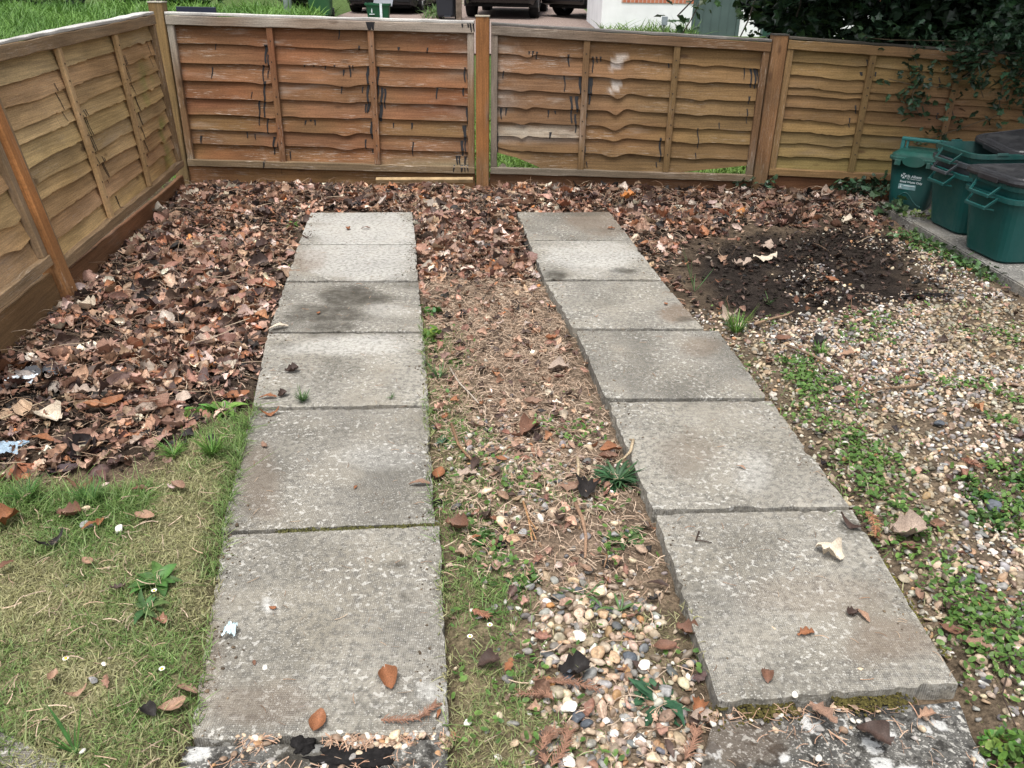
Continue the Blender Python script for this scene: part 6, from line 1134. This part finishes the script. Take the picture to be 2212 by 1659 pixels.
wheelie(at(-1.565, 19.75), R(-8), 'dark grey wheelie bin beside the wooden post beyond the fence', m_plain('wheelie_grey', (.022, .026, .034), .45, .4, 4, .1), .46, .54, .96, True)
mb = MB(); mb.box((-.06, -.06, -.2), (.06, .06, 1.1), None, .01); o = mb.build('wooden_bollard', m_plain('old_timber', (.14, .11, .085), .9, .15, 9, .3)); o.location = at(-1.285, 19.55); tag(o, 'weathered wooden post right of the dark grey wheelie bin', 'post')
cb = empty('recycling_box', at(-3.02, 19.55), 'dark green recycling box with a pale stripe standing before the left car', 'recycling box', 'green kerbside recycling boxes', R(4)); mb = MB(); mb.loft([rrect(.44, .30, .04, 0), rrect(.5, .36, .04, .27), rrect(.555, .41, .05, .275), rrect(.56, .415, .05, .315), rrect(.5, .36, .04, .316), rrect(.43, .29, .04, .02)]); M_CB = m_plain('box_green', (.006, .075, .03), .45, .4, 6, .1); mb.build('tub', M_CB, cb, local=True)
mb = MB(); mb.box((.045, -.212, .02), (.095, -.16, .312), None, .002); mb.build('stripe', M_STICK, cb, local=True)
mb = MB(); mb.box((-.135, -.205, .13), (-.115, -.16, .19), None, .004); mb.box((-.132, -.205, .195), (-.118, -.16, .21), None, .003); mb.box((-.18, -.205, .095), (-.07, -.16, .108), None, .002); mb.build('emblem', M_STICK, cb, local=True)
mb = MB(); mb.box((-.2, -.15, -.012), (.2, .15, .012), None, .008); o = mb.build('box_lid', m_plain('grey_lid', (.17, .18, .2), .5, .4, 8, .1)); o.location = at(-2.9, 19.55, .37); o.rotation_euler = (R(34), R(9), R(4)); tag(o, 'grey lid lying tilted on the dark green box before the left car', 'box lid')
# dark blue name board behind the corner
root = empty('name_board', at(-3.06, 8.6), 'dark blue board on two legs just beyond the fence corner, seen from behind', 'sign', None, R(-3)); MBL = m_plain('dark_blue_board', (.012, .016, .04), .5, .4, 8, .1)
mb = MB(); mb.box((-.19, -.015, .62), (.19, .015, .825), None, .004); mb.build('board', MBL, root, local=True)
for sx in (-1, 1): mb = MB(); mb.box((sx * .14 - .03, .018, -.1), (sx * .14 + .03, .07, .80), None, .005); mb.build('leg', MBL, root, local=True)
# cars
def car(loc, rz, label, paint, L=4.2, Wd=1.72, clr=.18, wr=.31, hood=.82, roof=1.45, grille=True, rear=False, alloy=(.45, .46, .48)):
    root = empty('parked_car', loc, label, 'car', 'cars parked on the driveway', rz); GL_ = M_GLASS; BK = M_BLACK
    ys = np.array([0, .06, .25, .8, 1.15, 2.0, 3.0, 3.7, L - .2, L - .04, L]); wf = np.array([.72, .86, .96, 1, 1, 1, 1, 1, .95, .86, .74]) * Wd / 2; zl = np.array([clr + .12, clr + .04, clr, clr, clr, clr, clr, clr, clr + .02, clr + .06, clr + .14]); zh = np.array([.56, .66, hood - .08, hood, hood + .08, hood + .12, hood + .12, hood + .12, hood + .08, hood, .7])
    def ring(y, w_, a, b): m_ = (a + b) / 2; return np.array([(-w_ * .93, y, a), (-w_, y, a + .12), (-w_ * 1.0, y, m_), (-w_ * .97, y, b - .06), (-w_ * .88, y, b), (w_ * .88, y, b), (w_ * .97, y, b - .06), (w_, y, m_), (w_, y, a + .12), (w_ * .93, y, a)])
    mb = MB(); mb.loft([ring(*q)[::-1] for q in zip(ys, wf, zl, zh)]); mb.build('body', paint, root, smooth=False, local=True)
    mb = MB(); hb = hood + .1; mb.loft([np.array([(-w_, y, hb), (-w_ * .82, y2, roof), (w_ * .82, y2, roof), (w_, y, hb)]) for y, y2, w_ in ((1.15, 1.75, Wd * .45), (2.1, 2.1, Wd * .46), (3.2, 3.1, Wd * .46), (3.95, 3.6, Wd * .44))]); cab = mb.build('cabin', paint, root, local=True)
    mb = MB(); w_ = Wd * .45; mb.add(np.array([(-w_ * .9, 1.165, hb + .03), (w_ * .9, 1.165, hb + .03), (w_ * .76, 1.70, roof - .04), (-w_ * .76, 1.70, roof - .04)]) + [0, -.02, .01], [np.array([[0, 1, 2, 3]])]); mb.build('windscreen', GL_, cab, local=True)
    for sx in (-1, 1):
        mb = MB(); mb.add(np.array([(sx * Wd * .462, 1.45, hb + .06), (sx * Wd * .468, 3.5, hb + .06), (sx * Wd * .392, 3.35, roof - .06), (sx * Wd * .392, 1.85, roof - .06)]), [np.array([[0, 1, 2, 3]])]); mb.build('side_window', GL_, cab, local=True)
        for yy in (.82, L - .85):
            wh = bpy.data.objects.new('wheel', None); COL.objects.link(wh); wh.parent = root; wh.location = (sx * (Wd / 2 - .11), yy, wr)
            mb = MB(); rp = [(wr * .62, -.1), (wr * .9, -.105), (wr * .98, -.08), (wr, -.03), (wr, .03), (wr * .98, .08), (wr * .9, .105), (wr * .62, .1)]
            mb.loft([np.array([(b, a * math.cos(t), a * math.sin(t)) for a, b in rp]) for t in np.linspace(0, 2 * math.pi, 29)], cap0=False, cap1=False); mb.build('tyre', M_TYRE, wh, smooth=True, local=True)
            mb = MB(); xo = sx * .085
            mb.loft([np.array([(xo * .3, wr * .63 * math.cos(t), wr * .63 * math.sin(t)) for t in np.linspace(0, 2 * math.pi, 24, endpoint=False)]), np.array([(xo, wr * .63 * math.cos(t), wr * .63 * math.sin(t)) for t in np.linspace(0, 2 * math.pi, 24, endpoint=False)])], cap0=False, cap1=False)
            for k in range(5):
                a = 2 * math.pi * k / 5; mb.tube([(xo * .8, 0, 0), (xo, wr * .6 * math.cos(a), wr * .6 * math.sin(a))], [.05, .035], None, 4)
            mb.build('rim', M_RIM, wh, local=True)
            mb = MB(); mb.loft([np.array([(sx * (Wd / 2 - .22 + d_) - wh.location.x, (wr * 1.16) * math.cos(t), (wr * 1.16) * math.sin(t)) for t in np.linspace(-.25, math.pi + .25, 16)]) for d_ in (0, .225)], closed=False, cap0=True, cap1=False); mb.build('wheel_arch', BK, wh, local=True)
    mb = MB(); mb.box((-Wd * .40, -.035, clr + .10), (Wd * .40, .1, clr + .30), None, .03); bp = mb.build('bumper', BK if not rear else paint, root, local=True)
    if grille:
        mb = MB(); mb.box((-.34, -.05, clr + .06), (.34, 0, clr + .21), None, .01)
        for q in range(4): mb.box((-.33, -.058, clr + .075 + q * .033), (.33, -.05, clr + .085 + q * .033))
        mb.build('grille', M_TYRE, bp, local=True)
        for sx in (-1, 1):
            mb = MB(); mb.box((sx * .56 - .15, -.045, clr + .08), (sx * .56 + .15, 0, clr + .2), None, .02); mb.build('air_intake', M_TYRE, bp, local=True)
    mb = MB(); mb.box((-.26, -.052, clr + .23), (.26, -.03, clr + .34), None, .004); mb.build('number_plate', M_WHITE, root, local=True)
    for sx in (-1, 1):
        mb = MB(); mb.box((sx * Wd * .36 - .14, -.0, .6), (sx * Wd * .36 + .14, .1, .72), None, .03); mb.build('headlight', M_RIM, root, local=True)
    mb = MB(); mb.box((-Wd * .38, .25, clr - .05), (Wd * .38, L - .3, clr + .1), None, .02); mb.build('underbody', M_TYRE, root, local=True)
    return root
M_GLASS = m_plain('car_glass', (.02, .025, .03), .08, .6, 3, .05); M_TYRE = m_plain('tyre_rubber', (.012, .012, .013), .8, .25, 20, .2); M_RIM = m_plain('alloy_rim', (.5, .51, .53), .3, .5, 6, .05, .8)
car(at(-3.2, 20.95), R(-4), 'dark car with lower grille behind the dark green box', m_plain('dark_blue_paint', (.02, .023, .03), .25, .6, 2, .05), Wd=1.74)
car(at(-.44, 20.0), R(-6), 'black high-riding car right of the wooden post', m_plain('black_paint', (.01, .011, .012), .25, .6, 2, .05), Wd=1.66, clr=.30, wr=.35, hood=1.0, roof=1.7, grille=False, rear=True)
car(at(.95, 20.75), R(-48), 'black car parked at an angle, partly hidden by the white house', m_plain('black_grey_paint', (.014, .014, .015), .3, .6, 2, .05), Wd=1.66, clr=.26, wr=.34, hood=.95, roof=1.6, grille=False)
# houses
def m_brick():
    k = NT('red_brick_course', .85, .2); ob = k.obj(); b = k.n('ShaderNodeTexBrick'); b.offset = 0; b.inputs['Scale'].default_value = 1; b.inputs['Brick Width'].default_value = .075; b.inputs['Row Height'].default_value = .22; b.inputs['Mortar Size'].default_value = .006
    b.inputs['Color1'].default_value = (.42, .13, .075, 1); b.inputs['Color2'].default_value = (.5, .2, .12, 1); b.inputs['Mortar'].default_value = (.5, .45, .4, 1)
    cx = k.n('ShaderNodeCombineXYZ'); sx = k.n('ShaderNodeSeparateXYZ'); k.l(ob, sx.inputs[0]); k.l(sx.outputs[0], cx.inputs[0]); k.l(sx.outputs[2], cx.inputs[1]); k.l(cx.outputs[0], b.inputs['Vector']); k.color(b.outputs['Color']); return k.m
M_BRICK = m_brick(); M_RENDER = m_plain('white_render', (.80, .81, .82), .8, .2, 3, .05); M_DOOR = m_plain('grey_green_door', (.075, .11, .105), .5, .35, 3, .1); M_DOOR2 = m_plain('green_door', (.02, .065, .045), .5, .35, 3, .1); M_ROOF = m_plain('roof_tiles', (.22, .1, .07), .85, .2, 8, .25)
hz = float(tz(17)); house = empty('house', (1.56, 17.0, hz), 'white rendered house with red brick course and green doors beyond the fence', 'house', rz=R(1.0))
segs = [(0, 1.70, 0), (2.62, 3.02, 1), (4.12, 9.0, 1)]
wb = MB()
for a, b, _ in segs: wb.box((a, 0, -.3), (b, .25, .53)); wb.box((a, 0, .655), (b, .25, 2.4))
wb.box((0, 0, .53), (.36, .25, .655)); wb.box((1.70, 0, 2.1), (2.62, .25, 2.4)); wb.box((3.02, 0, 2.1), (4.12, .25, 2.4))
wb.box((0, .25, -.3), (.25, 3.0, 2.4)); wb.box((8.75, .25, -.3), (9, 3.0, 2.4)); wb.box((.25, 2.75, -.3), (8.75, 3.0, 2.4)); wall_ = wb.build('wall', M_RENDER, house, local=True)
mb = MB()
for a, b in ((.36, 1.70), (2.62, 3.02), (4.12, 9.0)): mb.box((a, -.012, .53), (b, .24, .655))
mb.build('brick_course', M_BRICK, wall_, local=True)
for a, b, mt in ((1.70, 2.62, M_DOOR), (3.02, 4.12, M_DOOR2)):
    mb = MB(); mb.box((a + .06, .05, -.1), (b - .06, .10, 2.04), None, .004)
    for q in range(1, 5): mb.box((a + .06 + (b - a - .12) * q / 5 - .006, .042, -.1), (a + .06 + (b - a - .12) * q / 5 + .006, .05, 2.0))
    d_ = mb.build('door', mt, house, local=True)
    mb = MB(); mb.box((a, .02, -.1), (a + .06, .2, 2.1), None, .004); mb.box((b - .06, .02, -.1), (b, .2, 2.1), None, .004); mb.box((a + .06, .02, 2.04), (b - .06, .2, 2.1), None, .004); mb.build('door_frame', M_DOOR, d_, local=True)
    mb = MB(); mb.tube([(b - .14, .03, 1.0), (b - .14, .0, 1.0), (b - .24, .0, 1.0)], .012, None, 6); mb.build('handle', M_RIM, d_, local=True)
mb = MB(); mb.add(np.array([(-.3, -.35, 2.35), (9.3, -.35, 2.35), (9.3, 1.5, 3.5), (-.3, 1.5, 3.5), (-.3, 3.35, 2.35), (9.3, 3.35, 2.35), (-.3, -.35, 2.25), (9.3, -.35, 2.25), (-.3, 3.35, 2.25), (9.3, 3.35, 2.25)]), [np.array([[0, 1, 2, 3], [3, 2, 5, 4], [6, 7, 1, 0], [4, 5, 9, 8], [6, 8, 9, 7]]), np.array([[0, 3, 4], [1, 5, 2]])]); mb.build('roof', M_ROOF, house, local=True)
far = empty('garage', at(.2, 27), 'white garage front glimpsed between the black cars', 'garage'); mb = MB(); mb.box((-.9, 0, -.2), (1.0, 2.5, 2.3)); mb.build('wall', M_RENDER, far, local=True); mb = MB(); mb.box((.42, -.02, .0), (.98, -.002, 2.0), None, .004); mb.build('door', m_plain('slate_door', (.06, .065, .08), .5, .3, 3, .1), far, local=True); mb = MB(); mb.box((-1.0, -.15, 2.3), (1.1, 2.6, 2.42)); mb.build('roof', M_ROOF, far, local=True)
mk_ = empty('marker_post', at(2.68, 16.6), 'small grey marker post in the grass before the white house wall', 'marker post'); mb = MB(); mb.box((-.02, -.02, -.1), (.02, .02, .2), None, .004); mb.build('stake', m_plain('marker_stake', (.2, .2, .2), .7, .3, 9, .15), mk_, local=True); mb = MB(); mb.box((-.055, -.035, .18), (.055, -.022, .33), None, .008); mb.build('plate', m_plain('marker_plate', (.22, .25, .28), .6, .3, 9, .15), mk_, local=True)
# ------------------------------------------------------------------ trees, bushes
def blob(n, ells):
    vol = np.array([a[3] * a[4] * a[5] for a in ells]) ** .8; i = rng.choice(len(ells), n, p=vol / vol.sum()); E = np.array(ells)[i]; d = rng.standard_normal((n, 3)); d /= np.linalg.norm(d, axis=1, keepdims=True); r_ = rng.uniform(.25, 1.05, n)[:, None] ** .5
    return E[:, :3] + d * r_ * E[:, 3:6]
def crown(name, n, ells, size, col, parent, zmin=.3, mat=None, keep=None):
    p = blob(n, ells); cl = fbm(p[:, 0] * 2.2 + p[:, 2], p[:, 1] * 2.2 + p[:, 2] * 1.7, 13); k = (cl > .36) & (p[:, 2] > zmin)
    if keep is not None: k &= keep(p)
    p = p[k]; cl = cl[k]; n = len(p); cc = np.array(col)[None] * (.55 + 1.1 * cl)[:, None] * rng.uniform(.7, 1.35, (n, 1)) * rng.uniform(.9, 1.1, (n, 3))
    return scatter(name, IVY, p, rotm(rng.uniform(0, 6.28, n), rng.normal(.3, .55, n), rng.normal(0, .6, n)), rng.uniform(size * .6, size * 1.25, n), cc, mat or M_IVY, smooth=False, parent=parent)
def limbs(parent, pts, col=(.055, .042, .032), name='trunk'):
    mb = MB()
    for p_, r0, r1 in pts: mb.tube(p_, list(np.linspace(r0, r1, len(p_))), col, 9)
    return mb.build(name, M_TWIG, parent, smooth=True)
t1 = empty('tree', (3.15, 7.4, .04), 'ivy-smothered dark tree behind the shaded fence at right', 'tree')
limbs(t1, [([(3.15, 7.4, -.1), (3.2, 7.42, .8), (3.1, 7.5, 1.8), (3.3, 7.4, 3.2), (3.2, 7.5, 4.6)], .24, .08), ([(3.12, 7.45, 1.5), (2.5, 7.0, 2.1), (1.9, 6.6, 2.5)], .09, .03), ([(3.2, 7.4, 2.2), (3.6, 6.4, 3.0), (3.5, 5.0, 3.5)], .1, .03), ([(3.25, 7.4, 2.8), (4.4, 7.8, 3.6)], .09, .03)])
crown('crown', 40000, [(3.1, 7.3, 1.6, 1.25, .85, 1.0), (2.2, 7.3, 1.75, .75, .6, .75), (3.3, 6.6, 2.6, 1.9, 1.7, .9), (2.9, 5.4, 3.0, 1.5, 1.4, .7), (4.2, 6.2, 2.4, 1.3, 1.6, 1.2), (3.2, 7.2, 4.0, 1.5, 1.5, 1.1), (3.9, 6.9, 1.2, 1.0, .8, .8), (3.2, 4.3, 2.75, 1.2, 1.0, .5), (2.5, 4.9, 2.7, 1.0, 1.0, .45), (3.6, 3.2, 2.9, 1.1, 1.0, .45), (2.0, 5.9, 2.6, .8, .8, .45), (2.7, 7.0, 1.15, .9, .6, .55)], .105, (.016, .033, .017), t1, .55, keep=lambda p: (p[:, 1] > 5.75) | (p[:, 2] > 1.75))
br = MB(); BP = []
for (x0, z0, dx, dz) in ((1.75, 1.35, -.55, -.42), (1.6, 1.3, -.35, -.5), (1.95, 1.3, -.25, -.5), (2.2, 1.35, -.1, -.42), (1.5, 1.38, -.5, -.25)):
    p_ = [(x0 + dx * t + .02 * math.sin(9 * t), 7.0 - .1 * t, z0 + dz * t ** 1.4 + .03 * math.sin(7 * t + x0)) for t in np.linspace(0, 1, 8)]; br.tube(p_, .006, (.07, .055, .045), 4); BP += p_
br.tube([(1.75, 7.0, 1.35), (2.2, 7.05, 1.6), (2.7, 7.2, 1.9)], .015, (.07, .055, .045), 5); br.tube([(1.5, 7.0, 1.38), (2.0, 7.0, 1.5), (2.7, 7.2, 1.9)], .012, (.07, .055, .045), 5)
br.build('hanging_branch', M_TWIG, t1); ivy_mass('branch_foliage', BP, 190, (.07, .06, .05), .075, None, None, col=(.04, .075, .03), parent=t1)
t2 = empty('bush', (4.9, 8.3, .06), 'dense dark evergreen bush behind the ivy tree at far right', 'bush'); limbs(t2, [([(4.9, 8.3, -.1), (4.9, 8.3, 1.2), (5, 8.3, 2.4)], .12, .04)], name='stem')
crown('foliage', 15000, [(4.6, 8.5, 1.1, 1.5, .7, 1.2), (3.4, 8.9, 1.0, 1.0, .6, 1.0), (5.8, 8.0, 1.5, 1.3, .9, 1.3), (2.75, 9.2, 1.15, .55, .5, .55)], .15, (.018, .034, .018), t2, .1)
def bush(x, y, ells, n, size, col, label, name='bush'):
    root = empty(name, at(x, y), label, 'bush'); z_ = float(tz(y)); limbs(root, [([(x, y, z_ - .1), (x + .05, y, z_ + .5), (x, y, z_ + .9)], .05, .02), ([(x, y, z_), (x + .4, y, z_ + .6)], .03, .015), ([(x, y, z_), (x - .4, y, z_ + .6)], .03, .015)], name='stem')
    crown('foliage', n, [(x + a, y + b, z_ + c, d, e, f) for a, b, c, d, e, f in ells], size, col, root, 0, M_GREEN)
bush(-10.4, 20.4, [(0, 0, .75, .9, .8, .85), (-1.6, .3, .8, 1.1, .8, .9)], 2600, .13, (.016, .022, .022), 'dark purplish bush at the top left beyond the left fence')
bush(-8.3, 20.6, [(0, 0, .55, 1.0, .7, .65), (.9, .3, .5, .7, .6, .55)], 2400, .15, (.04, .10, .025), 'green bramble bush beyond the corner post')
bush(-4.9, 20.6, [(0, 0, .7, .55, .5, .8)], 900, .14, (.035, .05, .025), 'brownish shrub between lamp post and green wheelie bin')
print('objects', len(bpy.data.objects), 'leaves', NLEAF)
